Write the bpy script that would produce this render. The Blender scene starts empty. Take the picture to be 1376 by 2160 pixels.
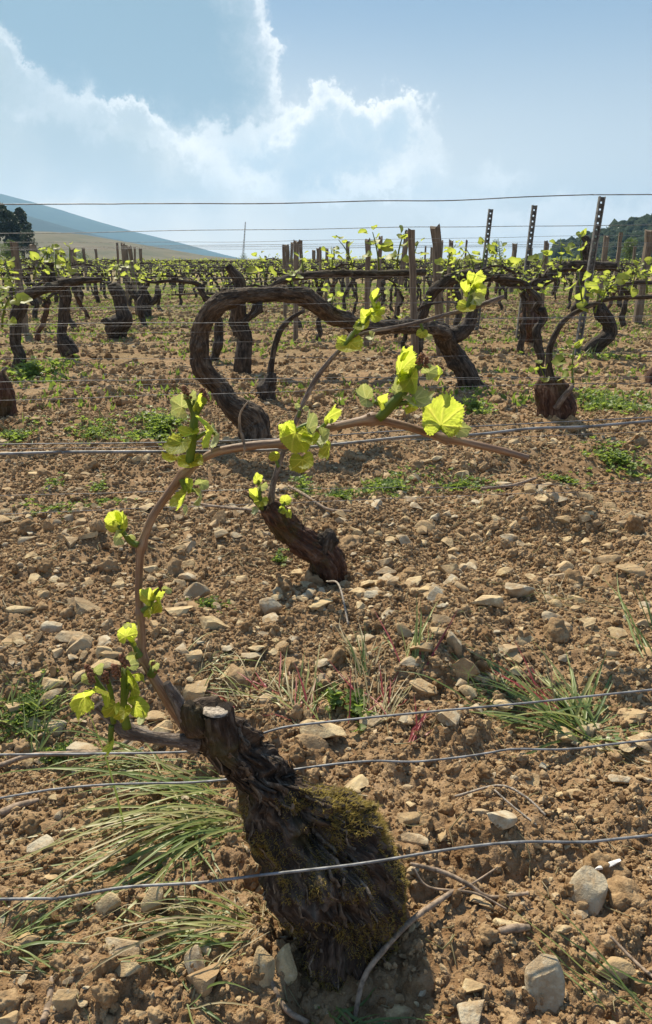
import bpy, math, random
import numpy as np
from mathutils import Vector, Matrix

sc = bpy.context.scene
rnd = random.Random(7)
rng = np.random.default_rng(7)
R = math.radians

# ------------------------------------------------------------------ camera
PITCH = R(18.8); FPX = 1571.0; CH = 1.0
cam_d = bpy.data.cameras.new('camera')
cam_d.sensor_fit = 'VERTICAL'; cam_d.sensor_height = 24.0
cam_d.lens = 12.0 / (1080.0 / FPX)
cam_d.clip_start = 0.05; cam_d.clip_end = 30000
cam = bpy.data.objects.new('camera', cam_d)
sc.collection.objects.link(cam)
cam.location = (0, 0, CH); cam.rotation_euler = (R(90) - PITCH, 0, 0)
sc.camera = cam

def pdir(px, py):
    cx = (px - 688) / FPX; cy = (1080 - py) / FPX
    return np.array([cx, math.cos(PITCH) + cy * math.sin(PITCH), -math.sin(PITCH) + cy * math.cos(PITCH)])
def at(px, py, Y):
    """world point at distance Y ahead of the photographer, in the direction of a photo pixel"""
    d = pdir(px, py); return np.array([0, 0, CH]) + d * (Y / d[1])
def pxs(px, py, Y):
    return (Y / pdir(px, py)[1]) / FPX          # metres per photo pixel there
def gp(px, py):
    d = pdir(px, py); t = CH / -d[2]
    return d[0] * t, d[1] * t

# ------------------------------------------------------------------ world, sun, exposure
SUN_AZ = R(-24); SUN_EL = R(50)       # azimuth measured from +Y, negative to the left
SKY_STRENGTH = 0.075; SUN_STRENGTH = 5.0
sun_dir = Vector((math.sin(SUN_AZ) * math.cos(SUN_EL), math.cos(SUN_AZ) * math.cos(SUN_EL), math.sin(SUN_EL)))
sd = bpy.data.lights.new('sun', 'SUN'); sd.energy = SUN_STRENGTH; sd.angle = R(0.55); sd.color = (1.0, 0.91, 0.72)
so = bpy.data.objects.new('sun', sd); sc.collection.objects.link(so)
so.rotation_euler = (-sun_dir).to_track_quat('-Z', 'Y').to_euler(); so.location = (-30, 60, 80)
sc.view_settings.view_transform = 'Standard'; sc.view_settings.look = 'None'
sc.view_settings.gamma = 1; sc.view_settings.use_curve_mapping = False
sc.view_settings.exposure = 0.6
sc.render.engine = 'CYCLES'
sc.cycles.max_bounces = 8; sc.cycles.diffuse_bounces = 3; sc.cycles.glossy_bounces = 2
sc.cycles.transmission_bounces = 4; sc.cycles.transparent_max_bounces = 6; sc.cycles.volume_bounces = 0
sc.cycles.use_denoising = True
sc.cycles.caustics_reflective = False; sc.cycles.caustics_refractive = False

class NT:
    """small helper to write node trees"""
    def __init__(s, tree): s.t = tree; s.n = tree.nodes; s.l = tree.links
    def new(s, typ, ins=None, **kw):
        n = s.n.new(typ)
        for k, v in kw.items(): setattr(n, k, v)
        if ins:
            for k, v in ins.items():
                sk = n.inputs[k]
                if isinstance(v, bpy.types.NodeSocket): s.l.new(v, sk)
                else: sk.default_value = v
        return n
    def math(s, op, a, b=None, c=None, clamp=False):
        ins = {0: a}
        if b is not None: ins[1] = b
        if c is not None: ins[2] = c
        return s.new('ShaderNodeMath', ins, operation=op, use_clamp=clamp).outputs[0]
    def sstep(s, v, a, b, lo=0.0, hi=1.0):
        return s.new('ShaderNodeMapRange', {0: v, 1: a, 2: b, 3: lo, 4: hi}, interpolation_type='SMOOTHSTEP').outputs[0]
    def mix(s, f, a, b):
        n = s.new('ShaderNodeMix', None, data_type='RGBA')
        for i, v in ((0, f), (6, a), (7, b)):
            if isinstance(v, bpy.types.NodeSocket): s.l.new(v, n.inputs[i])
            else: n.inputs[i].default_value = v if not isinstance(v, tuple) or len(v) == 4 else (*v, 1)
        return n.outputs[2]
    def ramp(s, f, stops):
        n = s.new('ShaderNodeValToRGB', {0: f}); e = n.color_ramp.elements
        while len(e) < len(stops): e.new(0.5)
        for i, (p, c) in enumerate(stops):
            e[i].position = p; e[i].color = (*c, 1)
        return n.outputs[0]
    def noise(s, vec, scale, detail=4, rough=0.55, dist=0.0):
        return s.new('ShaderNodeTexNoise', {'Vector': vec, 'Scale': scale, 'Detail': detail, 'Roughness': rough, 'Distortion': dist})

world = bpy.data.worlds.new('World'); sc.world = world; world.use_nodes = True
w = NT(world.node_tree); w.n.clear()
def build_world():
    sky = w.new('ShaderNodeTexSky'); sky.sky_type = 'NISHITA'; sky.sun_disc = False
    sky.sun_elevation = SUN_EL; sky.sun_rotation = SUN_AZ
    sky.altitude = 250; sky.air_density = 1.0; sky.dust_density = 1.6; sky.ozone_density = 1.6
    geo = w.new('ShaderNodeTexCoord').outputs['Generated']
    sep = w.new('ShaderNodeSeparateXYZ', {0: geo})
    x, y, z = sep.outputs
    az = w.math('ARCTAN2', x, y)
    el = w.math('ARCSINE', z)
    # wobble the coordinates so that every cloud outline is billowy
    n1 = w.noise(geo, 8, 8, 0.66); n2 = w.noise(geo, 30, 8, 0.72)
    c1 = w.new('ShaderNodeSeparateColor', {0: n1.outputs['Color']}); c2 = w.new('ShaderNodeSeparateColor', {0: n2.outputs['Color']})
    def warp(base, o):
        a = w.math('MULTIPLY_ADD', w.math('SUBTRACT', c1.outputs[o], 0.5), 0.14, base)
        return w.math('MULTIPLY_ADD', w.math('SUBTRACT', c2.outputs[o], 0.5), 0.07, a)
    waz = warp(az, 0); wel = warp(el, 1)
    def field(ells):
        best = None
        for (px, py, rx, ry) in ells:
            d = pdir(px, py); a0 = math.atan2(d[0], d[1]); e0 = math.asin(d[2] / np.linalg.norm(d))
            da = w.math('MULTIPLY', w.math('SUBTRACT', waz, a0), 1650.0 / rx)
            de = w.math('MULTIPLY', w.math('SUBTRACT', wel, e0), 1650.0 / ry)
            q = w.math('SQRT', w.math('ADD', w.math('MULTIPLY', da, da), w.math('MULTIPLY', de, de)))
            v = w.math('MULTIPLY', w.math('SUBTRACT', 1.0, q), min(rx, ry) / 1650.0)
            best = v if best is None else w.math('MAXIMUM', best, v)
        return best
    col = sky.outputs[0]
    S = 1.0 / SKY_STRENGTH
    def C(r, g, b): return (r * S, g * S, b * S, 1)
    # thin milky veil of spring air: strongest low down and toward the sun
    dsun = w.new('ShaderNodeVectorMath', {0: geo, 1: tuple(sun_dir)}, operation='DOT_PRODUCT').outputs['Value']
    low = w.sstep(el, 0.29, 0.0)
    left = w.sstep(az, 0.42, -0.45)
    veil = w.math('MULTIPLY', low, w.math('MULTIPLY_ADD', left, 0.58, 0.40))
    base = w.mix(w.sstep(el, -0.02, 0.5), C(0.33, 0.43, 0.50), C(0.118, 0.222, 0.365))
    base = w.mix(w.sstep(el, 0.3, 1.2), base, C(0.07, 0.16, 0.34))
    col = w.mix(0.88, col, base)
    col = w.mix(veil, col, C(0.88, 0.82, 0.73))
    # general high broken cloud elsewhere in the sky
    stretch = w.new('ShaderNodeMapping', {'Vector': geo, 'Scale': (1, 1, 2.6)}).outputs[0]
    far_n = w.noise(stretch, 2.1, 8, 0.58, 0.3)
    behind = w.sstep(az, 0.6, -0.75)
    behind2 = w.math('MAXIMUM', w.sstep(w.math('ABSOLUTE', az), 0.6, 1.0), w.sstep(el, 0.32, 0.55))
    fm = w.math('MULTIPLY', w.sstep(far_n.outputs[0], 0.52, 0.68), w.math('MULTIPLY', behind2, 0.7))
    col = w.mix(fm, col, C(0.66, 0.72, 0.78))
    rimn = w.sstep(w.noise(geo, 14, 5, 0.6).outputs[0], 0.36, 0.62)
    def cloud(col, ells, body, alpha, edge, rim, rimw, rimamt, bodyw=0.05, fade=None):
        f = field(ells)
        glow = w.math('MULTIPLY', w.math('MULTIPLY', w.sstep(f, -edge * 2, edge), w.sstep(f, rimw * 3.2, 0.0)), rimamt * 0.28)
        m = w.sstep(f, -edge, bodyw, 0, alpha)
        if fade is not None: m = w.math('MULTIPLY', m, fade)
        col = w.mix(m, col, body)
        # bright silver edge where the cloud is thin
        r = w.math('MULTIPLY', w.sstep(f, -edge, edge * 0.6), w.sstep(f, rimw, 0.0))
        r = w.math('MULTIPLY', w.math('MULTIPLY', r, rimamt), w.math('MULTIPLY_ADD', rimn, 0.8, 0.2))
        if fade is not None: r = w.math('MULTIPLY', r, fade)
        if fade is not None: glow = w.math('MULTIPLY', glow, fade)
        return w.mix(r, w.mix(glow, col, rim), rim)
    white = C(0.80, 0.80, 0.78)
    col = cloud(col, [(300, 60, 230, 190), (440, 165, 150, 120), (500, 235, 100, 70), (120, 20, 260, 150)],
                C(0.205, 0.31, 0.385), 0.85, 0.007, white, 0.018, 0.95, 0.035)
    col = cloud(col, [(660, 300, 85, 82), (745, 300, 70, 62), (820, 292, 88, 80), (700, 350, 200, 70), (560, 330, 150, 60)],
                C(0.36, 0.47, 0.55), 0.85, 0.006, white, 0.026, 1.0, 0.035)
    f2 = w.sstep(el, -0.01, 0.16)
    col = cloud(col, [(-60, 300, 170, 200), (110, 320, 140, 125), (250, 350, 150, 115), (-20, 180, 90, 90), (390, 400, 110, 70)],
                C(0.36, 0.43, 0.455), 0.85, 0.007, white, 0.018, 0.8, 0.04, f2)
    col = cloud(col, [(1040, 365, 40, 17), (905, 400, 45, 38), (940, 425, 60, 26)],
                C(0.5, 0.58, 0.64), 0.5, 0.012, white, 0.02, 0.5, 0.03)
    col = cloud(col, [(1090, 500, 150, 52), (1260, 500, 140, 46), (1420, 500, 120, 50)],
                C(0.58, 0.63, 0.66), 0.8, 0.012, white, 0.03, 0.6, 0.03)
    # greyer, vague shading inside the big cloud
    g = w.math('MULTIPLY', w.sstep(w.noise(geo, 6, 4, 0.5).outputs[0], 0.45, 0.65), w.math('MULTIPLY', left, 0.28))
    col = w.mix(g, col, C(0.22, 0.33, 0.42))
    bg = w.new('ShaderNodeBackground', {'Color': col, 'Strength': SKY_STRENGTH})
    out = w.new('ShaderNodeOutputWorld', {'Surface': bg.outputs[0]})
build_world()
world.cycles.sampling_method = 'MANUAL'; world.cycles.sample_map_resolution = 512

# ------------------------------------------------------------------ numpy noise
def h3(ix, iy, iz, s=0):
    if True:
        h = (ix.astype(np.int64) * 374761393 + iy.astype(np.int64) * 668265263 + iz.astype(np.int64) * 2147483647 + s * 974634777) & 0xffffffff
        h = ((h ^ (h >> 13)) * 1274126177) & 0xffffffff
        h = ((h ^ (h >> 16)) * 2246822519) & 0xffffffff
        h = h ^ (h >> 15)
    return (h & 0xffffff) / float(0x1000000)
def vn3(x, y, z, s=0):
    x, y, z = np.broadcast_arrays(np.asarray(x, float), np.asarray(y, float), np.asarray(z, float))
    ix = np.floor(x); iy = np.floor(y); iz = np.floor(z)
    fx = x - ix; fy = y - iy; fz = z - iz
    fx = fx * fx * (3 - 2 * fx); fy = fy * fy * (3 - 2 * fy); fz = fz * fz * (3 - 2 * fz)
    r = 0
    for a in (0, 1):
        wa = fx if a else 1 - fx
        for b in (0, 1):
            wb = fy if b else 1 - fy
            for c in (0, 1):
                wc = fz if c else 1 - fz
                r = r + wa * wb * wc * h3(ix + a, iy + b, iz + c, s)
    return r
def fbm3(x, y, z, s=0, o=4, g=0.5):
    r = 0; a = 1; t = 0; k = 1.0
    for i in range(o):
        r = r + a * vn3(x * k, y * k, z * k, s + i); t += a; a *= g; k *= 2.03
    return r / t
def vn2(x, y, s=0):
    x = np.asarray(x, float); y = np.asarray(y, float)
    ix = np.floor(x); iy = np.floor(y); fx = x - ix; fy = y - iy
    fx = fx * fx * (3 - 2 * fx); fy = fy * fy * (3 - 2 * fy); z = np.zeros_like(ix)
    return ((h3(ix, iy, z, s) * (1 - fx) + h3(ix + 1, iy, z, s) * fx) * (1 - fy) +
            (h3(ix, iy + 1, z, s) * (1 - fx) + h3(ix + 1, iy + 1, z, s) * fx) * fy)
def fbm2(x, y, s=0, o=4):
    r = 0; a = 1; t = 0; k = 1.0
    for i in range(o):
        r = r + a * vn2(x * k, y * k, s + i); t += a; a *= 0.5; k *= 2.07
    return r / t
def domes(x, y, cell, s, lo=0.15, hi=0.75):
    """rounded clods: height 0..1 of the highest dome over each point"""
    X = x / cell; Y = y / cell; ix = np.floor(X); iy = np.floor(Y); best = np.zeros_like(X)
    for a in (-1, 0, 1):
        for b in (-1, 0, 1):
            jx = ix + a; jy = iy + b; z = np.zeros_like(jx)
            cx = jx + h3(jx, jy, z, s); cy = jy + h3(jx, jy, z + 1, s); rr = lo + (hi - lo) * h3(jx, jy, z + 2, s) ** 1.6
            q = 1 - ((X - cx) ** 2 + (Y - cy) ** 2) / rr ** 2
            best = np.maximum(best, np.sqrt(np.clip(q, 0, 1)) * rr)
    return best
MOUNDS = [(960, 1535, 110, 0.055), (905, 1690, 55, 0.035), (820, 1590, 45, 0.025), (1300, 1400, 130, 0.04), (1310, 1700, 70, 0.025),
          (60, 1690, 110, 0.02), (1200, 1900, 90, 0.012), (330, 1900, 90, 0.01), (1180, 1080, 170, 0.02), (560, 1150, 180, 0.02), (200, 1150, 160, 0.03),
          (760, 2080, 130, -0.03)]
def H(x, y, spacing=None):
    x = np.asarray(x, float); y = np.asarray(y, float); r = np.hypot(x, y)
    sp = np.maximum(0.0012, (r * r + 1) / 745.0 * 1.3) if spacing is None else spacing
    def fd(c): return np.clip((c / sp - 2.0) / 3.0, 0, 1)
    h = -0.028 + 0.07 * (fbm2(x * 0.55, y * 0.9, 3, 3) - 0.5) + 0.06 * (fbm2(x * 2.2, y * 3.4, 11, 3) - 0.5)
    yy = y - 0.083 * x                                     # plough furrows follow the rows
    fur = np.sin(yy * 6.6 + 2.4 * vn2(x * 0.6, y * 0.6, 9)); h = h + 0.026 * np.sign(fur) * np.abs(fur) ** 0.7 * (0.4 + vn2(x * 1.4, y * 1.4, 14)) * np.clip((r - .9) / .8, 0.2, 1) * np.clip(2 - r / 22, 0, 1)
    h = h + fd(0.3) * 0.3 * 0.16 * domes(x + 0.08 * (fbm2(x * 14, y * 14, 15, 2) - .5), y + 0.08 * (fbm2(x * 14, y * 14, 16, 2) - .5), 0.3, 35)
    m = np.clip((fbm2(x * 1.7, y * 2.3, 21, 3) - 0.35) * 3.2, 0.12, 1)
    wx = x + 0.03 * (fbm2(x * 38, y * 38, 5, 3) - 0.5); wy = y + 0.03 * (fbm2(x * 38, y * 38, 6, 3) - 0.5)
    h = h + fd(0.15) * 0.15 * 0.30 * domes(wx, wy, 0.15, 31) * m
    h = h + fd(0.06) * 0.06 * 0.38 * domes(wx, wy, 0.06, 32) * m
    m2 = np.clip((fbm2(x * 4.5, y * 6, 24, 3) - 0.36) * 4, 0.15, 1)
    h = h + fd(0.026) * 0.026 * 0.65 * domes(wx, wy, 0.026, 33) * m2
    h = h + fd(0.011) * 0.011 * 0.75 * domes(x, y, 0.011, 34) * m2
    h = h + fd(0.03) * 0.012 * (fbm2(x * 60, y * 60, 41, 3) - 0.5)
    for (px, py, rp, hh) in MOUNDS:
        gx, gy = gp(px, py); rr = rp * pxs(px, py, gy)
        q = ((x - gx) ** 2 + (y - gy) ** 2) / rr ** 2
        h = h + hh * np.exp(-q * 1.6) * (0.7 + 0.6 * vn2(x * 30, y * 30, 8))
    return h * np.clip(1.6 - r / 400, 0.2, 1)
def Hs(x, y): return float(H(np.array([x]), np.array([y]), 0.02)[0])

# ------------------------------------------------------------------ materials
def mat(name):
    m = bpy.data.materials.new(name); m.use_nodes = True; t = NT(m.node_tree); t.n.clear(); return m, t
def finish(t, col, rough=0.9, bump=None, bd=0.01, bs=0.6, spec=0.25, metallic=0.0, normal=None):
    ins = {'Base Color': col, 'Roughness': rough, 'Specular IOR Level': spec, 'Metallic': metallic}
    if bump is not None:
        ins['Normal'] = t.new('ShaderNodeBump', {'Height': bump, 'Distance': bd, 'Strength': bs}).outputs[0]
    p = t.new('ShaderNodeBsdfPrincipled', ins)
    t.new('ShaderNodeOutputMaterial', {'Surface': p.outputs[0]})
    return p
def posn(t): return t.new('ShaderNodeNewGeometry').outputs['Position']
def objc(t): return t.new('ShaderNodeTexCoord').outputs['Object']
def orand(t): return t.new('ShaderNodeObjectInfo').outputs['Random']
def attr(t, n, o='Fac'): return t.new('ShaderNodeAttribute', None, attribute_name=n).outputs[o]
M = {}
def m_soil():
    m, t = mat('soil'); P = posn(t)
    a = t.noise(P, 2.2, 6, 0.6).outputs[0]; b = t.noise(P, 38, 6, 0.65).outputs[0]; c = t.noise(P, 260, 4, 0.6).outputs[0]
    c1 = t.ramp(a, [(0.3, (0.19, 0.108, 0.052)), (0.5, (0.28, 0.172, 0.087)), (0.7, (0.38, 0.262, 0.148))])
    c2 = t.mix(t.sstep(b, 0.42, 0.66, 0, 0.65), c1, (0.39, 0.265, 0.16))
    c3 = t.mix(t.sstep(b, 0.5, 0.32, 0, 0.5), c2, (0.15, 0.083, 0.046))
    # thin green growth far off between the rows
    d = t.new('ShaderNodeVectorMath', {0: P}, operation='LENGTH').outputs['Value']
    gm = t.math('MULTIPLY', t.sstep(d, 5, 18, 0.0, 0.85), t.sstep(t.noise(P, 1.6, 6, 0.7).outputs[0], 0.40, 0.58))
    c4 = t.mix(gm, c3, (0.16, 0.165, 0.06))
    pale = t.math('MULTIPLY', t.sstep(d, 6, 14, 0, 0.7), t.sstep(t.noise(P, 17, 4, 0.7).outputs[0], 0.56, 0.66))
    c5 = t.mix(pale, c4, (0.42, 0.33, 0.22))
    lowb = t.math('MULTIPLY', t.noise(P, 9, 5, 0.7).outputs[0], t.sstep(d, 3.5, 9, 0, 5.0))
    bump = t.math('ADD', t.math('ADD', t.math('MULTIPLY', b, 0.6), lowb), t.math('MULTIPLY', c, 0.4))
    finish(t, c5, 0.96, bump, 0.014, 1.0, 0.12); return m
def m_clod():
    m, t = mat('clod_soil'); P = posn(t); r = orand(t)
    b = t.noise(P, 60, 5, 0.65).outputs[0]
    c = t.ramp(b, [(0.3, (0.143, 0.082, 0.038)), (0.5, (0.27, 0.168, 0.083)), (0.7, (0.405, 0.285, 0.16))])
    v = attr(t, 'tone'); c = t.mix(t.math('MULTIPLY', r, 0.5), c, (0.45, 0.32, 0.19))
    c = t.mix(t.sstep(r, 0.25, 0.0, 0, 0.5), c, (0.13, 0.065, 0.03))
    finish(t, c, 0.97, t.noise(P, 220, 4, 0.6).outputs[0], 0.004, 0.9, 0.12); return m
def m_stone():
    m, t = mat('limestone'); O = objc(t); r = orand(t); P = posn(t)
    v = attr(t, 'tone')
    k = t.math('ADD', r, v)
    k = t.math('FRACT', k)
    base = t.ramp(k, [(0.0, (0.50, 0.37, 0.195)), (0.3, (0.56, 0.44, 0.26)), (0.55, (0.42, 0.29, 0.15)), (0.8, (0.50, 0.43, 0.31)), (1.0, (0.36, 0.28, 0.18))])
    n = t.noise(P, 28, 6, 0.65).outputs[0]; n2 = t.noise(P, 95, 5, 0.7).outputs[0]
    c = t.mix(t.sstep(n, 0.40, 0.60, 0, 0.8), base, (0.33, 0.22, 0.12))       # soil stains
    c = t.mix(t.sstep(n2, 0.56, 0.7, 0, 0.5), c, (0.55, 0.50, 0.40))
    c = t.mix(t.sstep(n2, 0.42, 0.3, 0, 0.4), c, (0.24, 0.17, 0.10))
    finish(t, c, 0.88, t.math('ADD', n2, t.math('MULTIPLY', n, 1.2)), 0.006, 0.75, 0.2); return m
def m_bark(name, dark, mid, light, fib=55, mossy=0.0):
    m, t = mat(name); tc = attr(t, 'tc', 'Vector'); P = posn(t)
    st = t.new('ShaderNodeMapping', {'Vector': tc, 'Scale': (1, 1, 0.2)}).outputs[0]
    n = t.noise(st, fib, 6, 0.62, 0.4).outputs[0]; n2 = t.noise(st, fib * 3.2, 4, 0.6).outputs[0]; n3 = t.noise(P, 14, 4, 0.6).outputs[0]
    c = t.ramp(n, [(0.32, dark), (0.5, mid), (0.68, light)])
    c = t.mix(t.sstep(n2, 0.55, 0.7, 0, 0.55), c, tuple(min(1, q * 1.35) for q in light))
    c = t.mix(t.sstep(n3, 0.5, 0.68, 0, 0.5), c, dark)
    if mossy: c = t.mix(t.sstep(t.noise(P, 9, 5, 0.65).outputs[0], 0.5, 0.64, 0, mossy), c, (0.085, 0.07, 0.018))
    finish(t, c, 0.93, t.math('ADD', n, t.math('MULTIPLY', n2, 0.4)), 0.012, 0.9, 0.25); return m
def m_cane():
    m, t = mat('cane_bark'); tc = attr(t, 'tc', 'Vector')
    st = t.new('ShaderNodeMapping', {'Vector': tc, 'Scale': (1, 1, 0.06)}).outputs[0]
    n = t.noise(st, 260, 4, 0.6).outputs[0]; n3 = t.noise(tc, 22, 4, 0.6).outputs[0]
    c = t.ramp(n, [(0.3, (0.13, 0.062, 0.034)), (0.5, (0.25, 0.145, 0.085)), (0.72, (0.42, 0.30, 0.20))])
    c = t.mix(t.sstep(n3, 0.45, 0.65, 0, 0.6), c, (0.20, 0.14, 0.10))
    finish(t, c, 0.62, n, 0.0012, 0.6, 0.4); return m
def m_leaf(name, c_body, c_trans, tr=0.55, pale=None):
    m, t = mat(name); v = attr(t, 'vein'); r = orand(t); P = posn(t); tone = attr(t, 'tone')
    rr = t.math('FRACT', t.math('ADD', r, tone))
    def vary(c, a, b):
        x = t.mix(t.math('MULTIPLY', rr, a), c, tuple(q * b for q in c))
        x = t.mix(t.math('MULTIPLY', v, 0.8), x, (min(1, c[0] * 1.5 + 0.1), min(1, c[1] * 1.35 + 0.08), c[2] * 1.6 + 0.04))
        return t.mix(t.sstep(t.noise(P, 130, 3, 0.6).outputs[0], 0.45, 0.7, 0, 0.3), x, (c[0] * 0.7, c[1] * 0.75, c[2] * 0.6))
    cb = vary(c_body, 0.7, 0.62); ct = vary(c_trans, 0.7, 0.68)
    br = t.sstep(t.noise(P, 38, 4, 0.6).outputs[0], 0.52, 0.68, 0, 0.4 if 'vine' in name or 'pale' in name else 0)
    cb = t.mix(br, cb, (0.30, 0.22, 0.07)); ct = t.mix(br, ct, (0.55, 0.47, 0.10))
    bump = t.new('ShaderNodeBump', {'Height': v, 'Distance': 0.0015, 'Strength': 0.5}).outputs[0]
    p = t.new('ShaderNodeBsdfPrincipled', {'Base Color': cb, 'Roughness': 0.5, 'Specular IOR Level': 0.4, 'Normal': bump})
    tb = t.new('ShaderNodeBsdfTranslucent', {'Color': ct})
    mx = t.new('ShaderNodeMixShader', {0: tr, 1: p.outputs[0], 2: tb.outputs[0]})
    t.new('ShaderNodeOutputMaterial', {'Surface': mx.outputs[0]}); return m
def m_grass():
    m, t = mat('grass_blade'); k = attr(t, 'tone')
    c = t.ramp(k, [(0.0, (0.085, 0.14, 0.045)), (0.3, (0.18, 0.24, 0.07)), (0.55, (0.32, 0.34, 0.11)), (0.75, (0.38, 0.31, 0.17)), (0.86, (0.34, 0.27, 0.16)), (0.9, (0.30, 0.035, 0.045)), (1.0, (0.36, 0.05, 0.08))])
    p = t.new('ShaderNodeBsdfPrincipled', {'Base Color': c, 'Roughness': 0.42, 'Specular IOR Level': 0.45})
    tb = t.new('ShaderNodeBsdfTranslucent', {'Color': t.mix(0.35, c, (0.5, 0.6, 0.1))})
    mx = t.new('ShaderNodeMixShader', {0: 0.4, 1: p.outputs[0], 2: tb.outputs[0]})
    t.new('ShaderNodeOutputMaterial', {'Surface': mx.outputs[0]}); return m
def m_plain(name, c, rough=0.8, var=0.3, scale=30, metallic=0.0, spec=0.3, bd=0.003):
    m, t = mat(name); P = posn(t); n = t.noise(P, scale, 5, 0.6).outputs[0]
    col = t.mix(t.sstep(n, 0.35, 0.65), tuple(q * (1 - var) for q in c), tuple(min(1, q * (1 + var)) for q in c))
    finish(t, col, rough, n, bd, 0.5, spec, metallic); return m
def m_wood():
    m, t = mat('weathered_stake_wood'); O = objc(t)
    st = t.new('ShaderNodeMapping', {'Vector': O, 'Scale': (1, 1, 0.05)}).outputs[0]
    n = t.noise(st, 70, 5, 0.65).outputs[0]
    c = t.ramp(n, [(0.3, (0.075, 0.055, 0.042)), (0.55, (0.20, 0.155, 0.115)), (0.75, (0.33, 0.28, 0.22))])
    finish(t, c, 0.9, n, 0.004, 0.8, 0.2); return m
def m_field(name, stops, scale, rough=0.95):
    m, t = mat(name); P = posn(t); n = t.noise(P, scale, 7, 0.65).outputs[0]
    finish(t, t.ramp(n, stops), rough, n, 1.5, 0.5, 0.1); return m
M['soil'] = m_soil(); M['clod'] = m_clod(); M['stone'] = m_stone()
M['bark'] = m_bark('vine_bark', (0.016, 0.012, 0.009), (0.055, 0.042, 0.032), (0.14, 0.11, 0.088), 55)
M['bark_hero'] = m_bark('old_vine_bark', (0.014, 0.009, 0.007), (0.055, 0.036, 0.025), (0.17, 0.13, 0.10), 75, 0.45)
M['bark_loose'] = m_bark('peeling_bark', (0.06, 0.042, 0.03), (0.15, 0.115, 0.085), (0.30, 0.25, 0.20), 90)
M['bark_arch'] = m_bark('arched_vine_bark', (0.02, 0.014, 0.010), (0.075, 0.053, 0.037), (0.19, 0.145, 0.105), 60)
M['bark_red'] = m_bark('reddish_vine_bark', (0.022, 0.011, 0.008), (0.085, 0.042, 0.027), (0.19, 0.12, 0.085), 50, 0.4)
M['spur'] = m_bark('grey_spur_bark', (0.07, 0.05, 0.04), (0.18, 0.14, 0.115), (0.34, 0.29, 0.25), 120)
M['cane'] = m_cane()
M['leaf'] = m_leaf('young_vine_leaf', (0.25, 0.34, 0.05), (0.64, 0.74, 0.08), 0.72)
M['leaf_pale'] = m_leaf('pale_leaf_underside', (0.42, 0.47, 0.24), (0.50, 0.56, 0.16), 0.4)
M['leaf_far'] = m_leaf('distant_vine_leaf', (0.20, 0.27, 0.05), (0.46, 0.56, 0.07), 0.55)
M['stem'] = m_leaf('green_shoot_stem', (0.16, 0.22, 0.035), (0.30, 0.38, 0.04), 0.3)
M['bud'] = m_plain('reddish_flower_bud', (0.22, 0.10, 0.055), 0.85, 0.5, 300, bd=0.002)
M['grass'] = m_grass()
M['weed'] = m_leaf('weed_leaf', (0.12, 0.19, 0.045), (0.30, 0.42, 0.06), 0.45)
M['moss'] = m_leaf('bark_moss', (0.20, 0.155, 0.045), (0.50, 0.40, 0.10), 0.48)
M['wire'] = m_plain('galvanised_wire', (0.19, 0.19, 0.195), 0.6, 0.4, 60, 0.4, 0.5, 0.0005)
M['steel'] = m_plain('galvanised_steel_post', (0.19, 0.18, 0.165), 0.7, 0.4, 20, 0.2, 0.5, 0.0005)
M['wood'] = m_wood()
M['cut'] = m_plain('sawn_cut_wood', (0.30, 0.25, 0.20), 0.85, 0.5, 260)
M['twig'] = m_plain('dry_twig_bark', (0.26, 0.19, 0.135), 0.85, 0.4, 90)
M['white'] = m_plain('white_chalk_chip', (0.74, 0.73, 0.70), 0.6, 0.12, 90)
M['tree'] = m_leaf('dark_tree_foliage', (0.030, 0.050, 0.020), (0.05, 0.08, 0.02), 0.2)
M['bush'] = m_leaf('light_bush_foliage', (0.10, 0.15, 0.035), (0.18, 0.26, 0.04), 0.3)

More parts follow.
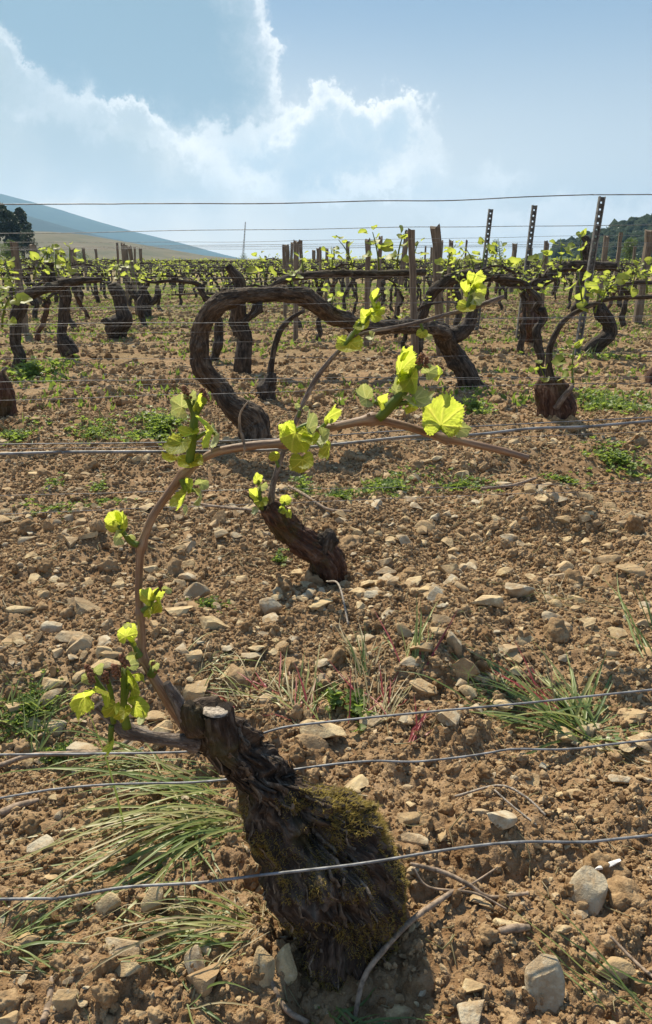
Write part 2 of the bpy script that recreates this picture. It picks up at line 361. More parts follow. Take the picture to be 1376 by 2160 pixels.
# ------------------------------------------------------------------ mesh building
col = sc.collection
class MB:
    def __init__(s): s.v = []; s.f = []; s.n = 0; s.at = {}
    def add(s, v, faces, mat=0, **attrs):
        v = np.asarray(v, float); k = len(v)
        s.v.append(v)
        if isinstance(faces, np.ndarray): faces = [faces]
        for f in faces:
            if len(f): s.f.append((np.asarray(f, np.int64) + s.n, mat))
        for key in set(list(s.at) + list(attrs)):
            lst = s.at.setdefault(key, [])
            a = attrs.get(key)
            if a is None: a = np.zeros((k, 3)) if key == 'tc' else np.zeros(k)
            a = np.asarray(a, float)
            if key != 'tc' and a.ndim == 0: a = np.full(k, float(a))
            lst.append((s.n, k, a))
        s.n += k
    def mesh(s, name, mats, origin=(0, 0, 0), smooth=True, sharp=None):
        me = bpy.data.meshes.new(name)
        if s.n == 0: return me
        V = np.concatenate(s.v) - np.asarray(origin, float)
        me.vertices.add(s.n); me.vertices.foreach_set('co', V.astype(np.float32).ravel())
        sizes = np.concatenate([np.full(len(f), f.shape[1]) for f, _ in s.f])
        loops = np.concatenate([f.ravel() for f, _ in s.f])
        mi = np.concatenate([np.full(len(f), m) for f, m in s.f])
        starts = np.concatenate([[0], np.cumsum(sizes)[:-1]])
        me.loops.add(len(loops)); me.loops.foreach_set('vertex_index', loops.astype(np.int32))
        me.polygons.add(len(sizes)); me.polygons.foreach_set('loop_start', starts.astype(np.int32))
        me.polygons.foreach_set('material_index', mi.astype(np.int32))
        me.polygons.foreach_set('use_smooth', np.full(len(sizes), bool(smooth)))
        for m in (mats if isinstance(mats, (list, tuple)) else [mats]): me.materials.append(m)
        for key, lst in s.at.items():
            if key == 'tc':
                A = np.zeros((s.n, 3))
                for st, k, a in lst: A[st:st + k] = a
                me.attributes.new('tc', 'FLOAT_VECTOR', 'POINT').data.foreach_set('vector', A.astype(np.float32).ravel())
            else:
                A = np.zeros(s.n)
                for st, k, a in lst: A[st:st + k] = a
                me.attributes.new(key, 'FLOAT', 'POINT').data.foreach_set('value', A.astype(np.float32))
        me.update(calc_edges=True); me.validate()
        if sharp: me.set_sharp_from_angle(angle=R(sharp))
        return me
    def obj(s, name, mats, parent=None, origin=(0, 0, 0), smooth=True, sharp=None):
        return put(name, s.mesh(name, mats, origin, smooth, sharp), parent)
def put(name, me, parent=None, loc=None):
    o = bpy.data.objects.new(name, me); col.objects.link(o)
    if parent is not None: o.parent = parent
    if loc is not None: o.location = loc
    return o
def tag(o, label=None, cat=None, group=None, kind=None):
    if label: o['label'] = label
    if cat: o['category'] = cat
    if group: o['group'] = group
    if kind: o['kind'] = kind
    return o
def thing(name, label, cat, loc, group=None):
    o = bpy.data.objects.new(name, None); col.objects.link(o); o.location = loc
    o.empty_display_size = 0.1
    return tag(o, label, cat, group)

def catmull(P, n):
    P = np.asarray(P, float); K = len(P)
    if K == 2: P = np.vstack([P[0], (P[0] + P[1]) / 2, P[1]]); K = 3
    Q = np.vstack([2 * P[0] - P[1], P, 2 * P[-1] - P[-2]])
    seg = np.linalg.norm(np.diff(P[:, :3], axis=0), axis=1); cum = np.concatenate([[0], np.cumsum(seg)])
    s = np.linspace(0, cum[-1], n); i = np.clip(np.searchsorted(cum, s, 'right') - 1, 0, K - 2)
    t = ((s - cum[i]) / np.maximum(seg[i], 1e-9))[:, None]
    a, b, c, d = Q[i], Q[i + 1], Q[i + 2], Q[i + 3]
    return 0.5 * (2 * b + (c - a) * t + (2 * a - 5 * b + 4 * c - d) * t * t + (-a + 3 * b - 3 * c + d) * t ** 3), s
def tube(P, rad, sides=8, rings=12, bark=0.0, fib=3.0, seed=0, twist=0.0, cap=True, gn=0.0, lump=0.0):
    """swept tube; returns verts, faces, tc, axis info.  bark = relative depth of the fibres, lump = relative swelling"""
    PR = np.hstack([np.asarray(P, float), np.asarray(rad, float)[:, None]])
    C, s = catmull(PR, rings); r = np.maximum(C[:, 3], 1e-4); C = C[:, :3].copy()
    if gn: 
        L = s[-1]; k = s / max(r.mean(), 1e-4) * 0.35
        C[:, 0] += gn * r * (vn2(k, k * 0 + seed, 1) - 0.5) * 2; C[:, 1] += gn * r * (vn2(k, k * 0 + seed, 2) - 0.5) * 2
    T = np.gradient(C, axis=0); T /= np.linalg.norm(T, axis=1)[:, None]
    u = np.cross(T[0], [0.13, 0.97, 0.21]); u /= np.linalg.norm(u); U = [u]
    for i in range(1, rings):
        u = u - T[i] * (u @ T[i]); u /= np.linalg.norm(u); U.append(u)
    U = np.array(U); W = np.cross(T, U)
    th = np.linspace(0, 2 * math.pi, sides, endpoint=False)
    TH, S = np.meshgrid(th, s); Rr = np.repeat(r[:, None], sides, 1)
    a = TH + twist * S
    f = 1.0
    if bark or lump:
        r0 = r.mean()
        cx = np.cos(a); sy = np.sin(a)
        if lump: f = f + lump * (fbm3(cx * 1.1 + seed, sy * 1.1, S / r0 * 0.55, 70 + seed, 3) - 0.5) * 2
        if bark:
            n1 = fbm3(cx * fib, sy * fib + seed, S / r0 * (1.15 if twist < 2 else .62), 50 + seed, 4, 0.68)
            rg = 1 - np.abs(n1 * 2 - 1) * 2.2
            n2 = fbm3(cx * fib * 2.7, sy * fib * 2.7, S / r0 * 0.8, 60 + seed, 3, 0.6)
            f = f + bark * (rg * 0.7 + (n2 - 0.5) * 1.3 - 0.2)
    D = np.cos(TH)[..., None] * U[:, None, :] + np.sin(TH)[..., None] * W[:, None, :]
    V = C[:, None, :] + D * (Rr * f)[..., None]
    r0 = r.mean(); tc = np.stack([np.cos(a) * Rr, np.sin(a) * Rr, S + seed], -1).reshape(-1, 3)
    V = V.reshape(-1, 3)
    i = np.arange(rings - 1)[:, None] * sides; j = np.arange(sides)[None, :]; j2 = (j + 1) % sides
    F = np.stack([i + j, i + j2, i + sides + j2, i + sides + j], -1).reshape(-1, 4)
    faces = [F]
    if cap:
        V = np.vstack([V, C[0], C[-1]]); tc = np.vstack([tc, [0, 0, 0], [0, 0, s[-1]]])
        n = rings * sides; jj = np.arange(sides)
        faces.append(np.stack([np.full(sides, n), (jj + 1) % sides, jj], -1))
        o = (rings - 1) * sides
        faces.append(np.stack([np.full(sides, n + 1), o + jj, o + (jj + 1) % sides], -1))
    return V, faces, tc, D.reshape(-1, 3)
def pxpath(pts):
    """[(px, py, Y, radius px)] -> world points and radii"""
    return [at(p[0], p[1], p[2]) for p in pts], [p[3] * pxs(p[0], p[1], p[2]) for p in pts]

# ---- leaves -----------------------------------------------------------------
def leaf_geo(seed, seg=44, ringn=5, lobe=0.16, tooth=0.06, cup=0.25, fold=0.2, wav=0.06, asp=1.0):
    """young vine leaf: unit width, stalk at the origin, tip along +Y, toothed with five veins and a notch at the stalk"""
    q = np.random.default_rng(seed)
    th = np.linspace(-math.pi, math.pi, seg, endpoint=False) + math.pi / seg          # 0 = tip
    lobes = 1 + lobe * np.cos(th * 5.0 * 0.5 * 2 * 0.5 + 0) * 0
    ang = np.array([0, 0.95, -0.95, 1.9, -1.9]); w_ = np.array([1.0, 0.93, 0.93, 0.80, 0.80])
    r = np.full(seg, 0.78)
    for a, k in zip(ang, w_): r = np.maximum(r, 0.78 + (k * 1.02 - 0.78) * np.exp(-((th - a) / 0.42) ** 2))
    r = 0.9 + (r - 0.9) * lobe * 7
    r *= np.clip(1 - 0.75 * np.exp(-((math.pi - np.abs(th)) / 0.30) ** 2), 0.1, 1)       # notch
    r *= 1 + tooth * 0.75 * ((np.arange(seg) % 2) * 2 - 1) + q.uniform(-.03, .03, seg)
    rr = np.linspace(0, 1, ringn + 1)[1:]
    V = [[0, 0, 0]]; vein = [1.0]
    for k in rr:
        rad = r * k if k > 0.75 else (r * 0.5 + r.mean() * 0.5) * k
        x = np.sin(th) * rad * 0.5 * asp; y = np.cos(th) * rad * 0.5 + 0.12 * k
        nearest = np.min(np.abs(th[:, None] - ang[None]), axis=1)
        vv = np.clip(1 - nearest * k / 0.075, 0, 1); sidev = np.abs(((k * np.cos(nearest) - np.abs(k * np.sin(nearest)) * 0.75) * 7 + 0.5) % 1 - 0.5); sidev = np.clip(1 - sidev / 0.2, 0, 1) * (vv < .3) * np.clip(k * 2, 0, 1)
        z = cup * (x * x + y * y) * 1.6 + fold * np.abs(x) * 0.6 - 0.035 * vv * k + wav * k * k * np.sin(th * 3 + seed) * 0.6 + 0.012 * (1 - sidev) * k + 0.015 * q.uniform(-1, 1, seg) * k
        V += list(np.stack([x, y, z], -1)); vein += list(np.maximum(vv, sidev * .55))
    V = np.array(V); vein = np.array(vein); F3 = []; F4 = []
    for j in range(seg):
        j2 = (j + 1) % seg
        F3.append([0, 1 + j2, 1 + j])
        for k in range(ringn - 1):
            a = 1 + k * seg; b = a + seg
            F4.append([a + j, a + j2, b + j2, b + j])
    V[:, 1] -= V[:, 1].min() * 0.0
    return V, [np.array(F3), np.array(F4)], vein
LEAF = []
def leaf_mesh(seed, mat, **kw):
    V, F, vein = leaf_geo(seed, **kw); b = MB(); b.add(V, F, 0, vein=vein, tone=np.full(len(V), 0.0)); return b.mesh('leaf', mat)
leaf_open = [leaf_mesh(i, M['leaf'], seg=90, ringn=16, lobe=0.11, tooth=0.05, cup=0.25 + 0.15 * (i % 3), fold=0.15 * (i % 2), wav=0.07) for i in range(4)]
leaf_fold = [leaf_mesh(10 + i, M['leaf'], seg=64, ringn=12, lobe=0.2, cup=0.5, fold=0.75, wav=0.12, asp=0.8) for i in range(3)]
leaf_p = [leaf_mesh(20 + i, M['leaf_pale'], seg=64, ringn=12, lobe=0.18, cup=0.4, fold=0.6, wav=0.1, asp=0.75) for i in range(3)]

CAM_R = np.array([1.0, 0, 0]); CAM_U = np.array([0, math.sin(PITCH), math.cos(PITCH)]); CAM_B = np.array([0, -math.cos(PITCH), math.sin(PITCH)])
def put_leaf(meshes, px, py, Y, size, dirdeg, tp=0, tr=0, parent=None, origin=(0, 0, 0), name='leaf', k=None, label=None):
    """a leaf whose blade is centred on a photo pixel; dirdeg = which way its tip points (0 up, 90 right); tp, tr tilt it"""
    me = meshes[(int(px) + int(py)) % len(meshes)] if k is None else meshes[k]
    p = at(px, py, Y); s = 0.96 * size * pxs(px, py, Y)
    a = R(dirdeg); yl = CAM_U * math.cos(a) + CAM_R * math.sin(a); xl = np.cross(yl, CAM_B)
    Rm = Matrix((Vector(xl), Vector(yl), Vector(CAM_B))).transposed()
    Rm = Rm @ Matrix.Rotation(R(tp), 3, 'X') @ Matrix.Rotation(R(tr), 3, 'Y')
    c = Rm @ Vector((0, 0.1 * s, 0.1 * s))
    pos = Vector(p) - c - Vector(origin)
    o = put(name, me, parent); o.matrix_local = Matrix.Translation(pos) @ Rm.to_4x4() @ Matrix.Diagonal((s, s, s, 1))
    if label: o['label'] = label
    return o
def stem_into(b, pts, sides=8, rings=10, mat=0, bark=0.08, seed=1):
    P, r = pxpath(pts); V, F, tc, _ = tube(P, r, sides, rings, bark, 2.0, seed); b.add(V, F, mat, tc=tc, vein=np.zeros(len(V)), tone=np.zeros(len(V)))
def bud_geo(p, r, q, n=26):
    """young flower cluster: a tight cone of small beads"""
    Vs = []; Fs = []; k = 0
    ico = ICO1
    for i in range(n):
        t = i / n; a = i * 2.4; rr = r * (1 - 0.55 * t) * 0.8
        c = np.array([math.cos(a) * rr, math.sin(a) * rr, (t - 0.4) * r * 3.4])
        Vs.append(ico[0] * r * q.uniform(0.35, 0.55) + c + p); Fs.append(ico[1] + k); k += len(ico[0])
    return np.vstack(Vs), np.vstack(Fs)
import bmesh
def ico(sub):
    bm = bmesh.new(); bmesh.ops.create_icosphere(bm, subdivisions=sub, radius=1.0)
    V = np.array([v.co[:] for v in bm.verts]); F = np.array([[v.index for v in f.verts] for f in bm.faces]); bm.free(); return V, F
ICO1 = ico(1); ICO2 = ico(2); ICO3 = ico(3); ICO4 = ico(4)

# ------------------------------------------------------------------ the ground
def build_ground():
    rs = []; r = 0.42
    while r < 60:
        rs.append(r); r += max(0.0021, (r * r + 1) / 745.0 * 1.25) if r < 12 else r * 0.035
    while r < 9000: rs.append(r); r *= 1.12
    rs = np.array([0.02, 0.15, 0.3] + rs)
    fa = np.linspace(R(-52), R(52), 900); oa = np.linspace(R(52), R(308), 130)[1:-1]
    an = np.concatenate([fa, oa]); n = len(an)
    A, Rr = np.meshgrid(an, rs)
    X = np.sin(A) * Rr; Y = np.cos(A) * Rr
    spac = np.maximum((Rr * Rr + 1) / 745.0 * 1.3, np.where(np.abs(A) <= R(52.01), 0, Rr * 0.035))
    Z = H(X, Y, spac)
    V = np.stack([X, Y, Z], -1).reshape(-1, 3)
    i = np.arange(len(rs) - 1)[:, None] * n; j = np.arange(n)[None, :]; j2 = (j + 1) % n
    F = np.stack([i + j, i + n + j, i + n + j2, i + j2], -1).reshape(-1, 4)
    b = MB(); b.add(V, F)
    o = b.obj('ground', M['soil']); tag(o, kind='structure')
    print('ground', len(V))
    return rs, fa, Z[:, :len(fa)]
GR_R, GR_A, GR_Z = build_ground()
H_exact = H
def H(x, y, spacing=None):
    """height of the finished ground sheet"""
    x = np.asarray(x, float); y = np.asarray(y, float); r = np.hypot(x, y); a = np.arctan2(x, y)
    i = np.clip(np.searchsorted(GR_R, r) - 1, 0, len(GR_R) - 2); u = np.clip((r - GR_R[i]) / (GR_R[i + 1] - GR_R[i]), 0, 1)
    f = np.clip((a - GR_A[0]) / (GR_A[1] - GR_A[0]), 0, len(GR_A) - 1.001); j = f.astype(int); v = f - j
    return (GR_Z[i, j] * (1 - v) + GR_Z[i, j + 1] * v) * (1 - u) + (GR_Z[i + 1, j] * (1 - v) + GR_Z[i + 1, j + 1] * v) * u

# ------------------------------------------------------------------ stones, clods
def stone_shape(seed, base, cuts=9, flat=0.6, rough=0.05):
    q = np.random.default_rng(seed); V = base[0].copy()
    for i in range(cuts):
        d = q.normal(size=3); d /= np.linalg.norm(d); k = q.uniform(0.32, 0.75)
        e = V @ d - k; V = V - np.clip(e, 0, None)[:, None] * d[None] * 0.97
    V = V * (1 + rough * (fbm3(V[:, 0] * 2.5 + seed, V[:, 1] * 2.5, V[:, 2] * 2.5, seed, 3)[:, None] - 0.5) * 2.2)
    V = V / np.abs(V).max(axis=0)
    V = V * np.array([1.0, q.uniform(0.6, 0.95), q.uniform(flat * 0.6, flat)])
    return V
def clod_shape(seed, base):
    q = np.random.default_rng(seed + 900); V = base[0]; n = fbm3(V[:, 0] * 1.6 + seed, V[:, 1] * 1.6, V[:, 2] * 1.6, seed, 3, 0.6)
    V = V * (0.45 + 0.85 * n)[:, None] * np.array([1, .9, .8])
    for size, num, amp in ((.42, 26, .26), (.22, 90, .15)):
        c = q.normal(size=(num, 3)); c /= np.linalg.norm(c, axis=1)[:, None]; u = V / np.linalg.norm(V, axis=1)[:, None]
        d = np.sqrt(np.maximum(0, 2 - 2 * u @ c.T)); rr = size * q.uniform(.5, 1.2, num); hgt = np.sqrt(np.clip(1 - (d / rr) ** 2, 0, 1)) * rr / size
        V = V + u * (hgt.max(1) * amp)[:, None]
    return V
stone_me = []
for i in range(26):
    b = MB(); V = stone_shape(100 + i, ICO3, 9, 0.66, 0.13); b.add(V, ICO3[1], tone=np.zeros(len(V))); stone_me.append(b.mesh('limestone', M['stone'], sharp=32))
def scatter_gn(name, protos, pts, scl, rot, idx, material, label=None):
    """a mass of loose pieces too many to count: one object, its pieces instanced on its points"""
    me = bpy.data.meshes.new(name); n = len(pts)
    me.vertices.add(n); me.vertices.foreach_set('co', np.asarray(pts, np.float32).ravel())
    me.attributes.new('scl', 'FLOAT_VECTOR', 'POINT').data.foreach_set('vector', np.asarray(scl, np.float32).ravel())
    me.attributes.new('rot', 'FLOAT_VECTOR', 'POINT').data.foreach_set('vector', np.asarray(rot, np.float32).ravel())
    me.attributes.new('pick', 'INT', 'POINT').data.foreach_set('value', np.asarray(idx, np.int32))
    o = put(name, me); tag(o, label, kind='stuff')
    g = bpy.data.node_groups.new(name, 'GeometryNodeTree')
    g.interface.new_socket('Geometry', in_out='INPUT', socket_type='NodeSocketGeometry'); g.interface.new_socket('Geometry', in_out='OUTPUT', socket_type='NodeSocketGeometry')
    N = g.nodes; L = g.links; gi = N.new('NodeGroupInput'); go = N.new('NodeGroupOutput')
    iop = N.new('GeometryNodeInstanceOnPoints'); L.new(gi.outputs[0], iop.inputs['Points'])
    jg = N.new('GeometryNodeJoinGeometry')
    for p in protos:
        oi = N.new('GeometryNodeObjectInfo'); oi.inputs['Object'].default_value = p; oi.inputs['As Instance'].default_value = True
        L.new(oi.outputs['Geometry'], jg.inputs[0])
    L.new(jg.outputs[0], iop.inputs['Instance']); iop.inputs['Pick Instance'].default_value = True
    def na(nm, ty):
        a = N.new('GeometryNodeInputNamedAttribute'); a.data_type = ty; a.inputs['Name'].default_value = nm
        return [q for q in a.outputs if q.enabled and q.name == 'Attribute'][0]
    L.new(na('pick', 'INT'), iop.inputs['Instance Index'])
    e2r = N.new('FunctionNodeEulerToRotation'); L.new(na('rot', 'FLOAT_VECTOR'), e2r.inputs[0]); L.new(e2r.outputs[0], iop.inputs['Rotation'])
    L.new(na('scl', 'FLOAT_VECTOR'), iop.inputs['Scale']); L.new(iop.outputs[0], go.inputs[0])
    md = o.modifiers.new('scatter', 'NODES'); md.node_group = g
    return o
def proto(name, V, F, m, sharp=None, smooth=True, **at_):
    b = MB(); b.add(V, F, 0, **at_); me = b.mesh(name, m, smooth=smooth, sharp=sharp)
    return bpy.data.objects.new(name, me)          # never linked to the scene itself
clod_protos = [proto('clod', clod_shape(i, ICO4), ICO4[1], M['clod'], tone=np.full(len(ICO4[0]), (i % 4) / 4)) for i in range(10)]
chip_protos = [proto('chip', stone_shape(300 + i, ICO2, 9, 0.6, 0.05), ICO2[1], M['stone'], sharp=30, tone=np.full(len(ICO2[0]), (i * 0.37) % 1)) for i in range(8)]
clod_protos += [proto('clod', stone_shape(700 + i, ICO3, 7, .8, .12), ICO3[1], M['clod'], sharp=35, tone=np.full(len(ICO3[0]), .5)) for i in range(5)]
def wedge(rmin, rmax, dens, half=0.62):
    """evenly strewn points in the view wedge"""
    n = int(dens * half * (rmax ** 2 - rmin ** 2)); r = np.sqrt(rng.uniform(rmin ** 2, rmax ** 2, n)); a = rng.uniform(-half, half, n)
    return np.sin(a) * r, np.cos(a) * r
def scatter_layer(name, protos, rmin, rmax, dens, s0, s1, m, patch=0.0, pw=2.0, sink=0.25, flat=1.0, label=None):
    x, y = wedge(rmin, rmax, dens, .9 if rmax < 7 else .66)
    keep = fbm2(x * 1.3, y * 2.2, 77, 3) > rng.uniform(0.5 - 0.5 * (1 - patch) - 0.3, 0.62, len(x)) if patch else np.ones(len(x), bool)
    x = x[keep]; y = y[keep]; n = len(x)
    s = s0 + (s1 - s0) * rng.uniform(0, 1, n) ** pw
    z = H(x, y) + s * (0.5 - sink)
    rot = np.stack([rng.uniform(-.5, .5, n) if flat < 1 else rng.uniform(0, 6.3, n), rng.uniform(-.5, .5, n) if flat < 1 else rng.uniform(0, 6.3, n), rng.uniform(0, 6.3, n)], -1)
    sc_ = np.stack([s * rng.uniform(.8, 1.2, n), s * rng.uniform(.7, 1.1, n), s * flat * rng.uniform(.7, 1.1, n)], -1)
    print(name, n)
    return scatter_gn(name, protos, np.stack([x, y, z], -1), sc_, rot, rng.integers(0, len(protos), n), m, label)
scatter_layer('soil_crumbs', clod_protos, 0.6, 3.0, 19000, 0.0014, 0.0085, M['clod'], 0.55, 2.4)
scatter_layer('soil_crumbs_behind', clod_protos, 2.8, 5.6, 2300, 0.004, 0.012, M['clod'], 0.4, 2.0)
scatter_layer('soil_clods', clod_protos, 0.6, 6.5, 700, 0.006, 0.019, M['clod'], 0.35, 2.4)
scatter_layer('large_soil_clods', clod_protos, 0.8, 26, 30, 0.016, 0.045, M['clod'], 0.5, 2.4, 0.45)
scatter_layer('distant_soil_clods', clod_protos, 5.5, 22, 70, 0.018, 0.05, M['clod'], 0.4, 2.2, 0.4)
scatter_layer('distant_stone_chips', chip_protos, 4, 16, 45, 0.012, 0.04, M['stone'], 0.5, 2.2, 0.2, 0.8)
scatter_layer('stone_grit', chip_protos, 0.6, 3.0, 900, 0.0022, 0.007, M['stone'], 0.3, 2.0, 0.2, 0.9)
scatter_layer('stone_chips', chip_protos, 0.6, 8, 520, 0.005, 0.015, M['stone'], 0.4, 1.7, 0.2, 0.9)

# hero stones: px, py, half width px, half height px, seed, label
HERO = [
 (1150, 2035, 34, 66, 1, 'tall upright oval limestone standing on end at the bottom right', 'up'),
 (1252, 1865, 42, 44, 2, 'blocky tan limestone with a white chip leaning on it', 'up'),
 (1068, 1942, 34, 22, 3, 'wedge shaped bright limestone below the forked twig', ''),
 (1188, 1962, 18, 18, 4, 'small squarish limestone above the upright oval stone', ''),
 (1295, 2035, 42, 30, 5, 'angular limestone beside the right edge low down', ''),
 (995, 2125, 36, 24, 6, 'pale chunky limestone at the bottom below the long pruned twig', ''),
 (990, 2062, 34, 26, 7, 'rough brownish limestone right of the thick trunk base', ''),
 (855, 1738, 36, 20, 8, 'pale limestone right of the mossy trunk shoulder', ''),
 (870, 1782, 30, 20, 9, 'flat limestone just under another right of the mossy shoulder', ''),
 (1008, 1736, 22, 15, 10, 'smooth rounded limestone on crumbly soil right of the trunk', ''),
 (1050, 1755, 34, 24, 11, 'pointed limestone lying above the lowest wire', ''),
 (758, 1655, 30, 20, 12, 'round tan limestone behind the trunk beneath the third wire', ''),
 (692, 1528, 55, 26, 13, 'wide pale limestone slab behind the sawn trunk top', ''),
 (1090, 1252, 38, 27, 14, 'whitish rough stone lying alone at mid distance', ''),
 (172, 1290, 42, 24, 15, 'long bluish grey limestone left of the upright cane', ''),
 (45, 1308, 28, 20, 16, 'rounded tan limestone near the left edge', ''),
 (118, 1335, 28, 18, 17, 'pinkish grey rounded limestone left of the cane', ''),
 (415, 1240, 24, 20, 18, 'flat square yellowish limestone slab tilted up right of the cane', 'up'),
 (445, 1335, 40, 20, 19, 'long sloping tan limestone right of the upright cane', ''),
 (378, 1310, 34, 16, 20, 'low flat limestone touching the upright cane from behind', ''),
 (567, 1283, 24, 22, 21, 'upright blocky limestone at mid distance below the second stump', 'up'),
 (571, 1313, 26, 14, 22, 'low limestone in front of the upright blocky one', ''),
 (1067, 1185, 24, 15, 23, 'notched pale limestone at mid distance to the right', ''),
 (1230, 1065, 24, 12, 24, 'flat rounded limestone slab off to the right', ''),
 (1020, 1290, 36, 24, 25, 'jagged pale limestone left of the whitish rough stone', ''),
 (1330, 1215, 30, 16, 26, 'flat slab near the right edge at mid distance', ''),
 (1280, 1175, 26, 18, 27, 'brownish limestone pair stone on the right', ''),
 (325, 1780, 36, 18, 28, 'smooth rounded limestone under the arching grass at left', ''),
 (230, 1905, 22, 22, 29, 'round olive tinged stone under the lowest wire at left', 'up'),
 (330, 1890, 26, 32, 30, 'grey upright stone left of the trunk under the wire', 'up'),
 (270, 2005, 44, 26, 31, 'broad pale limestone lying left of the trunk base', ''),
 (270, 2062, 38, 18, 32, 'long slanting limestone slab at lower left', ''),
 (140, 2098, 24, 26, 33, 'thin pale slab standing tilted at lower left', 'up'),
 (20, 2140, 34, 24, 34, 'large pale limestone in the lower left corner', ''),
 (50, 1975, 32, 24, 35, 'brown rounded limestone at the left edge', ''),
 (560, 2035, 20, 38, 36, 'narrow upright slab just left of the trunk base', 'up'),
 (608, 2025, 22, 34, 37, 'bright limestone tucked against the left of the trunk base', 'up'),
 (412, 2030, 20, 28, 38, 'brownish limestone left of the trunk by the dry grass', 'up'),
 (84, 1770, 30, 24, 39, 'tan limestone partly under grass at the left', ''),
 (112, 1845, 22, 13, 40, 'small grey stone at lower left under the wire', ''),
 (1130, 1615, 24, 20, 41, 'wedge shaped limestone between the second and third wires', ''),
 (1315, 1620, 32, 18, 42, 'pinkish block of limestone near the right edge', ''),
 (60, 1140, 22, 14, 43, 'pale limestone off at the left by green weeds', ''),
 (925, 1330, 26, 10, 44, 'flat pale limestone behind the dry grass', ''),
 (675, 1300, 26, 12, 45, 'low grey limestone below the leaning second stump', ''),
 (215, 1780, 26, 14, 46, 'buff stone lying under the combed grass blades', ''),
 (1060, 1015, 30, 9, 47, 'wide flat limestone among the green weeds', ''),
 (430, 2015, 16, 12, 48, 'small buff stone by the flattened dry grass', ''),
 (840, 2095, 36, 20, 49, 'dim stone in the trunk shadow at bottom', ''),
 (1225, 1650, 26, 14, 50, 'crumb covered limestone under the second wire', ''),
 (300, 2130, 18, 14, 51, 'little rounded limestone at the bottom edge left', ''),
 (1010, 1888, 20, 14, 52, 'small flat limestone under the forked twig', '')]
placed = []
for (px, py, hw, hh, sd_, lab, mode) in HERO:
    gx, gy = gp(px, py + hh * (0.5 if mode == 'up' else 0.15)); k = pxs(px, py, gy)
    b = MB(); V = stone_shape(500 + sd_ * 3, ICO3 if hw < 30 else ICO4, 9, 0.95, 0.07)
    sx = hw * k * 1.1
    sv = hh * k * 1.15
    if mode == 'up': dims = (sx, sx * 0.75, sv)
    else: dims = (sx, sx * 0.8, max(0.35 * sx, sv * 0.8))
    V = V * np.array(dims)
    if mode == 'up':
        u_ = stone_shape(500 + sd_ * 3, ICO4, 5, 1.0, 0.05); V = u_ * np.array([sx, sx * .6, 0]) ; V[:, 2] = u_[:, 2] / np.abs(u_[:, 2]).max() * sv * 1.02
        V[:, 0] *= np.clip(1.15 - (V[:, 2] / sv) ** 2 * .35, .5, 1.2) ; V = (np.array(Matrix.Rotation(-R(38 if py > 1500 else 22), 3, 'X')) @ V.T).T; hw = 99
    V = np.array(Matrix.Rotation(rng.uniform(-.35, .35), 3, 'Z') @ Matrix.Rotation(rng.uniform(-.15, .15), 3, 'Y')) @ V.T; V = V.T
    b.add(V, (ICO3 if hw < 30 else ICO4)[1], tone=np.full(len(V), 0.55 if 'grey' in lab or 'whitish' in lab else rng.uniform(0, .4)))
    o = b.obj('limestone', M['stone'], sharp=34)
    o.location = (gx, gy, Hs(gx, gy) + dims[2] * (0.52 if mode == 'up' else 0.42)); tag(o, lab, 'stone', 'large limestones lying on the soil')
    placed.append((gx, gy, sx))
# the smaller stones: the 250 largest in the picture as things, the others as one mass
x, y = wedge(0.7, 17, 55, 0.6)
keep = fbm2(x * 1.3, y * 2.4, 78, 3) > rng.uniform(0.38, 0.58, len(x)); x = x[keep]; y = y[keep]
band = np.exp(-((y - 0.08 * x - 1.95) / 0.30) ** 2)
xb, yb = wedge(1.45, 3.2, 300, 0.5); x = np.concatenate([x, xb]); y = np.concatenate([y, yb])
s = 0.010 + 0.034 * rng.uniform(0, 1, len(x)) ** 2.4
pl = np.array(placed); near = (np.hypot(x[:, None] - pl[None, :, 0], y[:, None] - pl[None, :, 1]) < (pl[None, :, 2] + s[:, None] * 1.1)).any(1)
trunkhit = np.hypot(x - 0.06, y - 0.9) < 0.14
ok = ~near & ~trunkhit; x, y, s = x[ok], y[ok], s[ok]
dep = y * math.cos(PITCH) + CH * math.sin(PITCH); px_ = 688 + FPX * x / dep
vis = (px_ > -20) & (px_ < 1396) & (y > 0.75)
order = np.argsort(-(s / dep) * vis); top = order[:246]; rest = order[246:]
z = H(x, y)
SEEN_LABEL = {}
for i in top:
    o = put('limestone', stone_me[rnd.randrange(26)]); si = s[i]
    o.location = (x[i], y[i], z[i] + si * rnd.uniform(-0.05, 0.28)); o.scale = (si, si * rnd.uniform(.75, 1.1), si * rnd.uniform(.7, 1.1))
    o.rotation_euler = (rnd.uniform(-.35, .35), rnd.uniform(-.35, .35), rnd.uniform(0, 6.3))
    rowy = y[i] - 0.083 * x[i]
    zone = ('in front of the foreground trunk' if rowy < 0.8 else 'along the foreground vine row' if rowy < 1.35 else
            'between the first two vine rows' if rowy < 2.25 else 'just beyond the second vine row' if rowy < 3.1 else 'before the third vine row' if rowy < 4 else 'beyond the third vine row')
    side = ['far left', 'left of centre', 'centre', 'right of centre', 'far right'][int(np.clip(px_[i] / 275.2, 0, 4))]
    shp = 'flat' if o.scale[2] < .88 * si else 'blocky'
    big = 'fist sized' if si > 0.03 else 'egg sized' if si > 0.021 else 'walnut sized'
    tag(o, f'{big} {shp} limestone {zone}, {side}', 'stone', f'{big} {shp} limestones {zone}, {side}')
n = len(rest); sr = s[rest]
